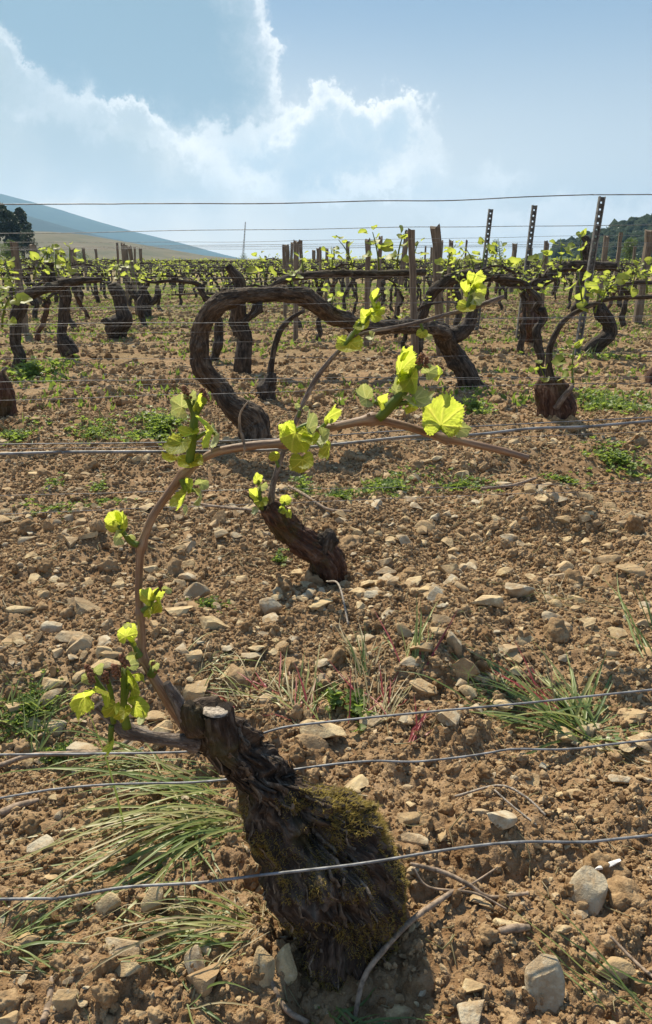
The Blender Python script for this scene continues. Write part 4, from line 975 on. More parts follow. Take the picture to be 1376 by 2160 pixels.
def vine_parts(seed):
    """one gnarled vine of the rows behind: trunk, arm(s), and the places of its shoots"""
    q = np.random.default_rng(seed); h = q.uniform(.42, .62); lean = q.uniform(-.16, .16); ly = q.uniform(-.05, .05); thick = q.uniform(.022, .040)
    bend = q.uniform(-.09, .09)
    P = [(0, 0, -.05), (0.01, 0, .03), (lean * .3 + bend, ly * .4, h * .35), (lean * .7 + bend * .6, ly, h * .7), (lean, ly, h)]
    r = [thick * 1.25, thick * 1.15, thick * q.uniform(.75, 1.2), thick * q.uniform(.65, 1.1), thick * .8]
    V, F, tc, _ = tube(P, r, 14, 34, 0.2, 2.4, seed, 1, True, .9, .38)
    b = MB(); b.add(V, F, 0, tc=tc); trunk = b.mesh('trunk', M['bark_red'] if seed % 7 == 1 else M['bark'])
    top = np.array([lean, ly, h]); arms = []; spots = []
    for k, sgn in enumerate((1, -1) if q.random() < .6 else ((1,) if q.random() < .5 else (-1,))):
        L = q.uniform(.45, .85) if k == 0 else q.uniform(.2, .5); up = q.uniform(.06, .30)
        A = [top - [0, 0, .04], top + [sgn * L * .18, 0, up * .7], top + [sgn * L * .5, q.uniform(-.04, .04), up], top + [sgn * L * .8, 0, up * .9], top + [sgn * L, q.uniform(-.05, .05), up * .8 + q.uniform(-.05, .06)]]
        ra = [thick * .8, thick * .6, thick * .45, thick * .33, thick * .2]
        V, F, tc, _ = tube(A, ra, 10, 34, 0.2, 2.2, seed + 5 + k, 1, True, 1.4, .38)
        b = MB(); b.add(V, F, 0, tc=tc)
        C, _s = catmull(np.hstack([np.array(A), np.array(ra)[:, None]]), 30)
        for i in q.integers(4, 29, 5):          # short pruned spurs
            d_ = np.array([q.normal(0, .5), q.normal(0, .4), q.uniform(.3, 1)]); d_ /= np.linalg.norm(d_); l_ = q.uniform(.03, .08)
            Vs, Fs, ts, _ = tube([C[i, :3], C[i, :3] + d_ * l_ * .5, C[i, :3] + d_ * l_ + [q.normal(0, .01), 0, 0]], [C[i, 3] * .8, C[i, 3] * .5 + .004, .006], 7, 6, .2, 2, i); b.add(Vs, Fs, 0, tc=ts)
        arms.append(b.mesh('arm', M['bark']))
        for t in np.linspace(.12, 1, int(2 + L * 4)):
            i = min(29, int(t * 29)); spots.append((C[i, :3] + [0, 0, C[i, 3] * .8], rnd.uniform(0, 6.3), q.uniform(.6, 1.35), q.uniform(-.5, .5)))
    if q.random() < .6: spots.append((top + [0, 0, .02], 1.0, 1.2, 0))
    return dict(trunk=trunk, arms=arms, spots=spots)
VT = [vine_parts(40 + i) for i in range(14)]
def place_vine(x_, y_, k, flip, scale, label, group, shoots=True):
    v = VT[k]; root = thing('old_grapevine', label, 'grapevine', (x_, y_, Hs(x_, y_)), group)
    root.rotation_euler = (0, 0, math.pi * flip + R(4.75)); root.scale = (scale,) * 3
    put('trunk', v['trunk'], root)
    for a in v['arms']: put('arm', a, root)
    if shoots:
        for i, (p, rz, s_, tl) in enumerate(v['spots']):
            o = put('shoot', SHOOTS[(i + k * 3) % 8], root, p); o.rotation_euler = (tl, 0, rz); o.scale = (s_ * 1.02,) * 3
    return root

# ------------------------------------------------------------------ vines placed one by one from the photograph
def own_vine(label, base, parts, shoots_px=(), m='bark', orow=None):
    """parts: (name, material, [(px, py, Y, r px)...], sides, rings, bark)"""
    bx, by = base; gx, gy = gp(bx, by); o = np.array([gx, gy, 0.0])
    root = thing('old_grapevine', label, 'grapevine', o)
    for i, (nm, mt, pts, sides, rings, bk) in enumerate(parts):
        woody(root, nm, pts, M[mt], sides, rings, bk, 2.8, i + int(bx) % 13, (), o, .5 if nm != 'cane' else .1)
    for j, (px, py, Yd, size) in enumerate(shoots_px):
        p = at(px, py, Yd) - o; s_ = size * 1.3 * pxs(px, py, Yd) / 0.10
        q = put('shoot', SHOOTS[(j + int(px)) % 8], root, p); q.rotation_euler = (rnd.uniform(-.3, .3), rnd.uniform(-.3, .3), rnd.uniform(0, 6.3)); q.scale = (s_,) * 3
    return root
def base_parts(pts): return pts
# leaning stump of the second row with a cane going up behind the foreground cane
v2 = own_vine('short reddish stump leaning left in the second row, thin cane rising from its top', (690, 1215),
    [('trunk', 'bark_red', [(700, 1235, 2.38, 44), (685, 1200, 2.36, 40), (655, 1160, 2.36, 36), (622, 1118, 2.34, 31), (590, 1085, 2.33, 27), (566, 1066, 2.32, 20)], 90, 200, .34),
     ('spur', 'bark', [(672, 1185, 2.36, 26), (690, 1150, 2.35, 22), (694, 1128, 2.34, 16), (692, 1116, 2.34, 7)], 40, 50, .4),
     ('spur', 'bark', [(570, 1080, 2.32, 12), (545, 1062, 2.3, 7), (524, 1042, 2.3, 6)], 12, 30, .2),
     ('cane', 'spur', [(572, 1070, 2.32, 10), (574, 1035, 2.3, 8), (588, 980, 2.3, 7), (606, 930, 2.3, 6.5), (628, 880, 2.3, 6), (660, 810, 2.3, 6.5), (690, 768, 2.3, 6), (722, 732, 2.3, 5), (745, 700, 2.3, 4)], 10, 90, .1),
     ('cane', 'spur', [(738, 712, 2.3, 4), (790, 698, 2.3, 4.5), (870, 683, 2.3, 5), (940, 664, 2.3, 5), (1000, 648, 2.3, 6), (1063, 626, 2.3, 6)], 10, 60, .1)], ())
o2 = np.array(v2.location)
def sh2(stems, leaves, Y_=2.29): 
    return shoot([[(a, b_, Y_, c) for a, b_, c in s_] for s_ in stems], [(k, a, b_, Y_ - .01, s_, d, tp, tr) for k, a, b_, s_, d, tp, tr in leaves], (), None, 'shoot', v2, o2)
sh2([[(722, 735, 4), (745, 705, 4), (760, 680, 3)]], [('o', 738, 724, 70, 190, 20, 10)])
sh2([[(750, 705, 4), (768, 685, 4), (785, 650, 3)]], [('f', 770, 668, 46, -40, 40, 0), ('f', 788, 664, 52, 60, 40, 20), ('o', 765, 684, 44, 200, 20, 30), ('p', 782, 708, 36, 140, 40, 10), ('f', 800, 655, 34, 60, 30, 20)])
sh2([[(785, 660, 3), (790, 635, 3), (805, 620, 2)]], [('f', 787, 632, 62, -80, 60, 0), ('p', 818, 620, 32, 80, 60, 0), ('f', 796, 645, 30, 160, 20, 20)])
sh2([[(985, 655, 5), (992, 630, 5), (1000, 600, 4)]], [('o', 985, 645, 50, 200, 15, 20), ('f', 982, 612, 48, -60, 30, 10), ('f', 1003, 595, 48, 10, 20, 30), ('p', 1003, 630, 44, 100, 20, 20), ('o', 1010, 612, 36, 70, 20, 20), ('f', 990, 590, 34, -20, 20, 20)])
sh2([[(888, 683, 3), (892, 695, 3), (895, 700, 2)]], [('o', 891, 702, 30, 190, 10, 10), ('p', 904, 710, 22, 120, 10, 10)])
sh2([[(552, 1075, 5), (548, 1040, 4), (545, 1010, 3)]], [('f', 543, 1012, 34, -10, 20, 20), ('f', 538, 1045, 38, -50, 20, 20), ('p', 552, 1028, 34, 30, 20, 40), ('o', 552, 1055, 36, 200, 20, 10), ('p', 540, 1075, 28, 180, 20, 30)])
sh2([[(590, 1080, 5), (598, 1065, 4), (600, 1055, 3)]], [('o', 602, 1056, 30, 20, 10, 10), ('f', 596, 1075, 26, 100, 20, 10), ('f', 610, 1082, 24, 150, 10, 20)])
sh2([[(588, 985, 4), (582, 970, 3)]], [('o', 580, 962, 24, 10, 10, 10)])
sh2([[(630, 880, 4), (633, 866, 3)]], [('p', 628, 858, 22, -60, 30, 10), ('p', 645, 862, 20, 60, 30, 10)])
# the great arched vine of the third row
own_vine('great old vine bent over in a wide arch like a question mark, mid distance', (548, 930),
    [('trunk', 'bark_arch', [(560, 975, 4.25, 38), (548, 925, 4.22, 36), (520, 880, 4.2, 33), (485, 848, 4.2, 26), (448, 812, 4.2, 23), (422, 770, 4.2, 21), (415, 720, 4.2, 21), (430, 675, 4.2, 21), (455, 645, 4.2, 23), (495, 628, 4.22, 20), (550, 622, 4.25, 18),
      (600, 621, 4.3, 19), (640, 628, 4.35, 21), (672, 645, 4.4, 20), (710, 670, 4.5, 18), (750, 685, 4.6, 17), (800, 691, 4.8, 16), (850, 690, 5.0, 15), (900, 692, 5.3, 15), (945, 705, 5.6, 14)], 64, 620, .24),
     ('spur', 'bark', [(535, 668, 4.2, 7), (545, 655, 4.22, 7), (548, 632, 4.25, 9)], 10, 16, .2)],
    [(700, 660, 4.45, 40), (620, 612, 4.3, 34)])
own_vine('forked dark trunk at the far end of the arched vine', (995, 815),
    [('trunk', 'bark', [(1020, 835, 6.25, 34), (995, 812, 6.22, 28), (980, 780, 6.2, 24), (955, 745, 6.2, 23), (938, 715, 6.1, 25), (925, 697, 6.0, 20), (890, 690, 5.8, 15)], 36, 90, .2),
     ('arm', 'bark', [(940, 712, 6.1, 18), (965, 705, 6.1, 20), (985, 688, 6.1, 16), (996, 660, 6.1, 12), (1000, 640, 6.1, 9)], 20, 40, .25)],
    [(945, 560, 6.1, 40)])
own_vine('slim young vine with thin curved stem under the arch', (555, 835),
    [('trunk', 'bark', [(548, 850, 5.6, 26), (556, 825, 5.6, 22), (568, 800, 5.6, 16), (572, 785, 5.6, 10)], 24, 50, .25),
     ('cane', 'bark', [(570, 795, 5.6, 9), (575, 755, 5.6, 7), (588, 705, 5.6, 7.5), (610, 675, 5.6, 6), (642, 655, 5.6, 4)], 10, 40, .2)])
own_vine('straight post like trunk seen through the arch', (512, 778),
    [('trunk', 'bark', [(512, 800, 7.1, 22), (512, 770, 7.1, 20), (513, 710, 7.1, 18), (511, 655, 7.1, 19), (505, 600, 7.1, 14), (480, 560, 7.1, 9)], 24, 70, .15),
     ('arm', 'bark', [(515, 680, 7.1, 8), (535, 660, 7.1, 8), (545, 630, 7.1, 7), (600, 590, 7.1, 9), (700, 578, 7.2, 9), (800, 578, 7.3, 9), (900, 574, 7.4, 8)], 12, 90, .2)],
    [(640, 575, 7.1, 40), (700, 570, 7.1, 40), (745, 565, 7.1, 36), (800, 570, 7.2, 44), (838, 565, 7.2, 50), (870, 570, 7.2, 36), (560, 590, 7.1, 36)])
own_vine('blocky cut off stump with a thin cane bending right along the wire', (1165, 898),
    [('trunk', 'bark_red', [(1172, 935, 4.75, 44), (1168, 890, 4.75, 42), (1163, 850, 4.75, 40), (1160, 815, 4.75, 36), (1163, 795, 4.75, 24)], 50, 70, .25),
     ('cane', 'bark', [(1175, 830, 4.72, 11), (1162, 795, 4.7, 10), (1158, 765, 4.7, 8), (1162, 730, 4.7, 8), (1180, 690, 4.7, 7), (1205, 665, 4.7, 6), (1245, 645, 4.7, 6), (1290, 630, 4.7, 5), (1376, 626, 4.75, 5), (1450, 620, 4.8, 4)], 12, 90, .15),
     ('spur', 'spur', [(1175, 860, 4.65, 8), (1195, 830, 4.6, 7), (1208, 812, 4.6, 5)], 10, 20, .15)],
    [(1210, 812, 4.6, 56), (1255, 660, 4.7, 44), (1228, 635, 4.7, 44), (1290, 625, 4.7, 36), (1330, 618, 4.7, 40), (1365, 618, 4.7, 44), (1150, 800, 4.7, 34), (1268, 640, 4.65, 30)])
own_vine('thick crooked trunk curving like a hook near the right', (1262, 735),
    [('trunk', 'bark', [(1255, 745, 8.3, 22), (1262, 725, 8.3, 18), (1285, 700, 8.3, 15), (1288, 680, 8.3, 15), (1275, 660, 8.3, 17), (1262, 640, 8.3, 12)], 24, 60, .2)], [(1262, 632, 8.3, 30)])
own_vine('swollen mossy trunk behind the slotted steel stake', (1120, 705),
    [('trunk', 'bark_red', [(1118, 722, 9.6, 17), (1120, 700, 9.6, 20), (1122, 675, 9.6, 24), (1118, 650, 9.6, 17), (1110, 615, 9.6, 15), (1100, 595, 9.6, 12)], 24, 60, .22),
     ('arm', 'bark', [(1112, 610, 9.6, 14), (1150, 590, 9.6, 14), (1185, 565, 9.6, 13), (1240, 560, 9.6, 11), (1300, 562, 9.6, 9)], 14, 60, .25),
     ('arm', 'bark', [(1105, 600, 9.6, 12), (1060, 590, 9.6, 12), (1020, 578, 9.6, 10), (960, 585, 9.6, 12), (915, 615, 9.6, 10), (900, 645, 9.6, 9)], 14, 70, .25)],
    [(1130, 590, 9.6, 40), (1180, 562, 9.6, 40), (1060, 580, 9.6, 40), (1015, 572, 9.6, 44), (1230, 556, 9.6, 40), (960, 580, 9.6, 36)])
own_vine('tall dark trunk with an arching arm at far left', (40, 775),
    [('trunk', 'bark', [(42, 790, 7.3, 22), (38, 765, 7.3, 15), (38, 710, 7.3, 13), (36, 665, 7.3, 15), (40, 640, 7.3, 16)], 20, 60, .2),
     ('arm', 'bark', [(38, 655, 7.3, 14), (52, 625, 7.3, 13), (90, 612, 7.3, 11), (130, 600, 7.4, 12), (170, 592, 7.4, 8), (215, 590, 7.4, 6)], 16, 60, .25)],
    [(20, 600, 7.3, 44), (70, 590, 7.3, 40), (120, 585, 7.3, 36), (30, 620, 7.3, 44)])
own_vine('slender trunk with swollen foot second from the left', (138, 740),
    [('trunk', 'bark', [(142, 748, 8.3, 22), (135, 725, 8.3, 20), (130, 700, 8.3, 12), (133, 650, 8.3, 12), (136, 615, 8.3, 15), (130, 590, 8.3, 14)], 20, 60, .2),
     ('arm', 'bark', [(134, 610, 8.3, 10), (105, 590, 8.3, 14), (98, 565, 8.3, 14), (108, 552, 8.3, 8)], 12, 40, .3)],
    [(150, 580, 8.3, 40), (100, 552, 8.3, 30)])
own_vine('dark trunk with a knee shaped bulge left of the arch', (252, 705),
    [('trunk', 'bark', [(246, 712, 10.3, 20), (245, 690, 10.3, 24), (262, 672, 10.3, 18), (252, 645, 10.3, 14), (245, 612, 10.3, 16), (240, 598, 10.3, 10)], 20, 50, .25),
     ('arm', 'bark', [(262, 680, 10.3, 10), (230, 680, 10.2, 8), (222, 672, 10.2, 6)], 10, 20, .2)], [(245, 592, 10.3, 34)])
own_vine('three pronged low stump left of the arch', (312, 665),
    [('trunk', 'bark', [(315, 672, 14, 12), (312, 655, 14, 14), (308, 640, 14, 12)], 14, 24, .2),
     ('arm', 'bark', [(310, 645, 14, 11), (288, 630, 14, 9), (282, 612, 14, 7)], 10, 20, .2), ('arm', 'bark', [(312, 645, 14, 10), (312, 625, 14, 10), (305, 612, 14, 8)], 10, 20, .2),
     ('arm', 'bark', [(314, 645, 14, 9), (332, 628, 14, 8), (334, 610, 14, 7)], 10, 20, .2)], [(335, 600, 14, 30), (285, 600, 14, 30)])
own_vine('cut off dark trunk at the left border', (-5, 855),
    [('trunk', 'bark_red', [(-8, 890, 4.9, 34), (-5, 850, 4.9, 34), (-2, 815, 4.9, 28), (-15, 790, 4.9, 18)], 30, 50, .2),
     ('cane', 'spur', [(-8, 800, 4.9, 6), (-4, 795, 4.9, 6), (15, 775, 4.9, 4)], 8, 14, .1)], [(5, 690, 4.4, 60), (12, 660, 4.4, 44)])
own_vine('leaning dark trunk left of the hooked one', (880, 755),
    [('trunk', 'bark', [(878, 770, 7.6, 12), (880, 740, 7.6, 11), (884, 700, 7.6, 10), (900, 640, 7.6, 12), (925, 605, 7.6, 14), (975, 582, 7.6, 13), (1010, 580, 7.6, 10)], 16, 90, .2)], [(930, 590, 7.6, 34), (1000, 572, 7.6, 40)])
own_vine('twisted trunk rising against the wooded hill', (1225, 640),
    [('trunk', 'bark', [(1222, 660, 11.5, 14), (1225, 620, 11.5, 11), (1232, 560, 11.5, 12), (1235, 530, 11.5, 12), (1240, 510, 11.5, 10), (1228, 498, 11.5, 5)], 16, 60, .25)], [])

# rows behind: copies, each a thing
taken = [(40, 7.3), (138, 8.3), (252, 10.3), (312, 14), (512, 7.1), (995, 6.2), (880, 7.6), (1262, 8.3), (1120, 9.6), (1225, 11.5), (555, 5.6), (1165, 4.75), (548, 4.2)]
tk = [(at(a, 700, b_)[0], b_) for a, b_ in taken]
count = 0; far_specs = []
for ri in range(3, len(ROWS)):
    y0 = ROWS[ri]; half = y0 * 0.47 + 0.5; x_ = -half + rnd.uniform(0, .9)
    while x_ < half:
        yy = y0 + 0.083 * x_ + rnd.uniform(-.06, .06); s_ = rnd.uniform(.85, 1.2)
        free = all(abs(x_ - a) > 0.55 or abs(yy - b_) > 0.9 for a, b_ in tk)
        if rnd.random() < {3: .65, 4: .5, 5: .4, 6: .3}.get(ri, 0): free = False
        if free:
            if count < 285:
                rn = ORD[ri] if ri < 12 else None
                sd3 = 'left' if x_ < -.16 * yy else 'right' if x_ > .16 * yy else 'middle'
                lab = f'dark old grapevine with yellow young leaves, {sd3} part of the {rn} row' if rn else f'small dark grapevine in the far rows, {sd3} part'
                place_vine(x_, yy, rnd.randrange(14), rnd.random() < .5, s_, lab, f'grapevines in the {sd3} part of the {rn} row' if rn else f'grapevines in the {sd3} part of the far rows'); count += 1
            elif y0 < 110: far_specs.append((x_, yy, s_))
        x_ += rnd.uniform(.85, 1.45) if y0 < 40 else rnd.uniform(1.0, 1.8)
print('vines', count, 'far', len(far_specs))
def far_vines():
    b = MB(); q = np.random.default_rng(9)
    for (x_, y_, s_) in far_specs:
        z_ = 0; h = .6 * s_; L = q.uniform(.4, .9); sg = q.choice([-1, 1])
        V, F, tc, _ = tube([(x_, y_, 0), (x_ + q.uniform(-.1, .1), y_, h * .5), (x_, y_, h), (x_ + sg * L * .5, y_, h + .15), (x_ + sg * L, y_ + .05, h + .1)], [.07, .05, .05, .035, .02], 4, 7, cap=False)
        b.add(V, F, 0, tc=tc)
        n = 4 if y_ < 70 else 3
        c = np.stack([x_ + q.uniform(-.6, .6, n), y_ + q.uniform(-.1, .1, n), h + q.uniform(.05, .32, n)], -1)
        a = q.normal(0, 1, (n, 3)); a /= np.linalg.norm(a, axis=1)[:, None]; bb = np.cross(a, q.normal(0, 1, (n, 3))); bb /= np.linalg.norm(bb, axis=1)[:, None]
        s2 = q.uniform(.03, .06, n)[:, None]
        V = np.stack([c - a * s2, c - bb * s2, c + a * s2, c + bb * s2], 1).reshape(-1, 3)
        b.add(V, np.arange(n * 4).reshape(-1, 4), 1, tone=np.repeat(q.uniform(0, 1, n), 4), vein=np.zeros(n * 4))
    tag(b.obj('distant_grapevines', [M['bark'], M['leaf_far']]), 'mass of distant grapevines fading into the skyline', kind='stuff')
far_vines()

# ------------------------------------------------------------------ stakes
def stake_mesh(seed, h=1.35, wd=.045):
    q = np.random.default_rng(seed); n = 9; zs = np.linspace(-.1, h, n); V = []
    for i, z_ in enumerate(zs):
        k = wd / 2 * (1 + q.uniform(-.08, .08)); ox, oy = q.normal(0, .003, 2)
        for sx, sy in ((-1, -1), (0, -1.15), (1, -1), (1.1, 0), (1, 1), (0, 1.1), (-1, 1), (-1.1, 0)): V.append([sx * k + ox, sy * k + oy, z_])
    V = np.array(V); V[-8:, 2] += q.uniform(-.03, .03, 8); F = []
    for i in range(n - 1):
        for j in range(8): F.append([i * 8 + j, i * 8 + (j + 1) % 8, (i + 1) * 8 + (j + 1) % 8, (i + 1) * 8 + j])
    b = MB(); b.add(V, [np.array(F), np.array([[(n - 1) * 8 + j for j in range(8)]])]); return b.mesh('wooden_stake', M['wood'], smooth=False)
STK = [stake_mesh(i, 1.35, [.045, .055, .038, .06][i]) for i in range(4)]
stakes = [(30, 512, 40, 0), (70, 516, 22, 1), (118, 516, 14, 0), (152, 524, 18, -2), (176, 524, 18, -1), (202, 525, 20, 0), (247, 514, 7, 1), (259, 514, 8, -1), (266, 518, 8, 0), (274, 520, 8, -2), (284, 522, 7, 2), (296, 524, 7, 1),
          (599, 518, 9, 0), (606, 517, 9, -1), (616, 512, 10, 2), (625, 509, 10, 1), (634, 508, 10, -2), (671, 524, 8, 1), (676, 522, 8, 0), (662, 528, 8, 0), (734, 510, 14, 0), (777, 506, 12, 0), (803, 500, 14, 1), (860, 487, 10, 6), (868, 487, 20, -4), (920, 477, 22, -5), (932, 508, 12, 0),
          (952, 508, 5, 0), (985, 508, 5, 2), (1087, 514, 12, 1), (1154, 510, 14, 0), (1280, 498, 10, 0), (1310, 492, 16, 0), (1372, 486, 20, 1), (898, 520, 6, 0), (912, 522, 6, 0), (1340, 520, 10, 0), (1120, 524, 8, 0), (705, 522, 6, 0), (690, 525, 6, 1), (560, 540, 5, 0), (128, 530, 10, 2)]
for i, (px, py, wpx_, ln) in enumerate(stakes):
    hh = 1.35 + 0.12 * ((i * 7) % 3 - 1) + (.25 if px > 1270 else 0); d = hh - CH; Yd = min(45, d * FPX / max(8, 545 - py))
    p = at(px, py, Yd); o = put('wooden_stake', STK[i % 4]); o.location = (p[0] - math.tan(R(ln)) * p[2], p[1], 0)
    o.scale = (max(.7, min(2, wpx_ * 0.72 * Yd / FPX / .05)),) * 2 + (p[2] / 1.35,); o.rotation_euler = (0, R(ln), rnd.uniform(-.3, .3))
    where = 'in the left cluster by the pale hill' if px < 230 else 'in the tight cluster left of the arch' if px < 330 else 'in the cluster above the arched vine' if px < 700 else 'right of centre on the skyline' if px < 1000 else 'near the wooded hill'
    lab = {868: 'thick leaning wooden stake, left one of a tall pair on the skyline', 920: 'thick wooden stake leaning left, tallest of the wooden ones', 860: 'thin wooden stake leaning right against a thicker one', 30: 'wooden stake at the far left before the dark trees', 1372: 'wooden stake at the right border'}.get(px, f'grey wooden stake {where}')
    tag(o, lab, 'stake', None if px in (868, 920, 860, 30, 1372) else f'wooden stakes {where}')
def steel_mesh(h=1.75):
    b = MB()
    def box(x0, x1, y0, y1, z0, z1):
        V = np.array([[x0, y0, z0], [x1, y0, z0], [x1, y1, z0], [x0, y1, z0], [x0, y0, z1], [x1, y0, z1], [x1, y1, z1], [x0, y1, z1]])
        b.add(V, np.array([[0, 3, 2, 1], [4, 5, 6, 7], [0, 1, 5, 4], [1, 2, 6, 5], [2, 3, 7, 6], [3, 0, 4, 7]]))
    box(-.024, -.002, 0, .003, -.1, h); box(.0145, .025, 0, .003, -.1, h)
    z_ = -.1
    while z_ < h - .01: box(-.0019, .0144, .0001, .0029, z_, min(h - .001, z_ + .052)); z_ += .072
    box(-.027, -.0241, -.022, .003, -.1, h); box(.0251, .028, -.022, .003, -.1, h); box(-.027, -.018, -.025, -.0221, -.1, h); box(.019, .028, -.025, -.0221, -.1, h)
    return b.mesh('steel_stake', M['steel'], smooth=False)
SM = steel_mesh()
for (tx, ty, bx, by, lab) in ((1269, 415, 1215, 750, 'tallest slotted steel stake leaning right, at the right'), (1127, 433, 1092, 712, 'slotted steel stake in the middle of three, leaning right'), (1035, 441, 1000, 620, 'slim slotted steel stake leaning right, leftmost of three')):
    gx, gy = gp(bx, by); gx_, gy = gx, min(gy, 11.5)
    b0 = at(bx, by, gy); b0 = np.array([b0[0], gy, 0.0]) if by > 700 else np.array([at(bx + 8, 640, gy)[0], gy, 0.0])
    t0 = at(tx, ty, gy + .05); d = Vector(t0 - b0); o = put('steel_stake', SM); o.location = b0; o.rotation_mode = 'QUATERNION'
    zz = d.normalized(); yy_ = zz.cross(Vector((1, .15, 0))).normalized(); xx = yy_.cross(zz)
    o.rotation_quaternion = Matrix((xx, yy_, zz)).transposed().to_quaternion(); o.scale = (1.2, 1.2, d.length / 1.75); tag(o, lab, 'stake')

# ------------------------------------------------------------------ grasses, weeds, twigs
def blade_into(b, p0, d0, L, wd, q, tone, droop=1.0, n=9):
    d = np.array(d0, float); d /= np.linalg.norm(d); P = [np.array(p0, float)]
    for i in range(n - 1):
        d = d + np.array([0, 0, -0.16 * droop]) + q.normal(0, .05, 3) + (q.normal(0, .5, 3) if q.random() < .035 else 0); d /= np.linalg.norm(d); P.append(P[-1] + d * L / (n - 1))
    P = np.array(P); t = np.linspace(0, 1, n); side = np.cross(P[-1] - P[0], [q.normal(0, .3), q.normal(0, .3), 1]); side /= np.linalg.norm(side) + 1e-9
    ww = wd * np.minimum(1, 0.45 + t * 2) * np.clip((1 - t) * 2.2, 0.03, 1)
    up = np.array([0, 0, 1.0]); V = np.vstack([P - side * ww[:, None] / 2 + up * ww[:, None] * .2, P - up * ww[:, None] * .1, P + side * ww[:, None] / 2 + up * ww[:, None] * .2])
    V[:, 2] = np.maximum(V[:, 2], H(V[:, 0], V[:, 1], .05) + .004)
    j = np.arange(n - 1); F = np.vstack([np.stack([j, j + 1, j + 1 + n, j + n], -1), np.stack([j + n, j + n + 1, j + 1 + 2 * n, j + 2 * n], -1)])
    tt = np.clip(tone + 0.0 * t, 0, 1); b.add(V, F, 0, tone=np.full(3 * n, tt) if np.ndim(tt) == 0 else np.tile(tt, 3))
def tuft(px, py, nb, L, wd, head, spread, tones, label, cat='grass tuft', droop=1.0, rbase=.02, seed=0, z0=0.0):
    """head = heading of the blades in degrees (0 right, 90 away, 180 left, 270 toward the camera, None all round)"""
    q = np.random.default_rng(int(px * 7 + py) + seed); gx, gy = gp(px, py); b = MB()
    for i in range(nb):
        a = R(head + q.normal(0, spread)) if head is not None else q.uniform(0, 6.3)
        e = q.uniform(.25, 1.1) if head is not None else q.uniform(.6, 2.2)
        p0 = np.array([gx + q.normal(0, rbase), gy + q.normal(0, rbase), 0]); p0[2] = Hs(p0[0], p0[1]) - .004 + z0
        tn = tones[q.integers(len(tones))] + q.uniform(-.05, .05)
        blade_into(b, p0, (math.cos(a), math.sin(a), e), L * q.uniform(.45, 1.1), wd * q.uniform(.6, 1.2), q, float(np.clip(tn, 0, 1)), droop)
    o = b.obj('grass_tuft', M['grass'], None, (gx, gy, 0)); o.location = (gx, gy, 0); return tag(o, label, cat)
G_ = [.05, .15, .3, .35]; Y_ = [.3, .45, .55, .6]; D_ = [.72, .78, .8]; R_ = [.92, .97]
tuft(500, 1690, 30, .54, .0062, 205, 16, [.1, .3, .35] + Y_ + [.5, .6, .65, .72, .78], 'long combed over green grass sweeping left from the foreground trunk', droop=1.1, rbase=.025)
tuft(490, 1720, 30, .54, .0056, 214, 9, [.05, .2] + [.3, .35, .4, .6, .7, .75], 'long grass lying down toward the lower left', droop=1.2, rbase=.02)
tuft(450, 1640, 30, .28, .004, 178, 10, G_ + Y_ + D_, 'flat spray of green and dry blades under the low spur', droop=.8)
tuft(500, 1960, 36, .26, .0042, 184, 12, Y_ + G_ + D_ + [.76], 'yellowish grass lying flat left of the trunk base', droop=1.0)
tuft(520, 1940, 60, .10, .0016, 180, 50, D_ + [.8, .84], 'dry rusty grass litter against the trunk base', droop=1.3, rbase=.035)
tuft(690, 2130, 16, .16, .0045, 10, 40, G_, 'broad green blades in the shadow at the trunk foot', droop=.9)
tuft(395, 2080, 14, .15, .0036, 40, 60, G_ + Y_ + D_, 'few crossing green blades at the bottom left of the trunk', droop=.8)
tuft(380, 1740, 10, .20, .004, 290, 25, G_, 'thin arching blades hanging toward the camera left of the trunk', droop=.9)
tuft(1230, 1520, 30, .32, .0068, 165, 28, G_ + [.1, .1, .35], 'bluish green grass tuft at right with blades trailing left', droop=.6, rbase=.02)
tuft(1240, 1500, 30, .26, .008, 105, 34, G_ + Y_, 'upright green grass blades behind the second wire at right', droop=.6)
tuft(1250, 1530, 30, .22, .007, 340, 30, G_ + D_, 'drooping broad grass blades reaching the right edge', droop=1.3)
tuft(1190, 1480, 24, .28, .0036, 120, 16, R_ + [.45, .75, .9], 'reddish thin grass stems rising right of the dark hollow', droop=.35)
tuft(860, 1560, 8, .14, .005, 62, 12, R_ + [.93], 'crimson grass blades standing by the third wire', droop=.3, rbase=.012)
tuft(790, 1500, 36, .20, .0036, 80, 30, R_ + D_ + [.9, .8], 'reddish dry grass stems in the centre', droop=.4, rbase=.03)
tuft(640, 1500, 34, .18, .0044, 100, 35, R_ + Y_ + D_, 'mixed red and green grass behind the sawn trunk top', droop=.5, rbase=.03)
tuft(560, 1460, 36, .18, .0040, 130, 35, D_ + Y_ + R_, 'pale dry grass stems behind the upright cane', droop=.7, rbase=.035)
tuft(440, 1420, 30, .16, .0034, 30, 40, D_ + Y_, 'wiry grey green grass right of the upright cane', droop=.9, rbase=.03)
tuft(765, 1420, 24, .22, .005, 100, 16, [.1, .72, .78, .8], 'tall grey dry grass sheaf standing in the middle', droop=.3, rbase=.012)
tuft(870, 1420, 14, .24, .005, 80, 14, Y_ + R_, 'tall slender blades leaning right of the dry sheaf', droop=.25, rbase=.012)
tuft(1080, 1460, 34, .22, .0046, 150, 45, G_ + [.1, .2], 'blue green wiry grass mound right of centre', droop=.9, rbase=.04)
tuft(50, 1500, 60, .12, .0045, None, 60, G_ + Y_, 'dense green grass clump at the left edge', droop=.6, rbase=.045)
tuft(70, 1560, 8, .18, .004, 95, 16, G_, 'single tall blades crossing the wires at far left', droop=.3)
tuft(1385, 1400, 8, .30, .006, 95, 8, G_, 'long blade entering at the right border', droop=.3)
tuft(1360, 2100, 10, .22, .0035, 150, 18, G_ + Y_, 'thin green blades in the bottom right corner', droop=.4)
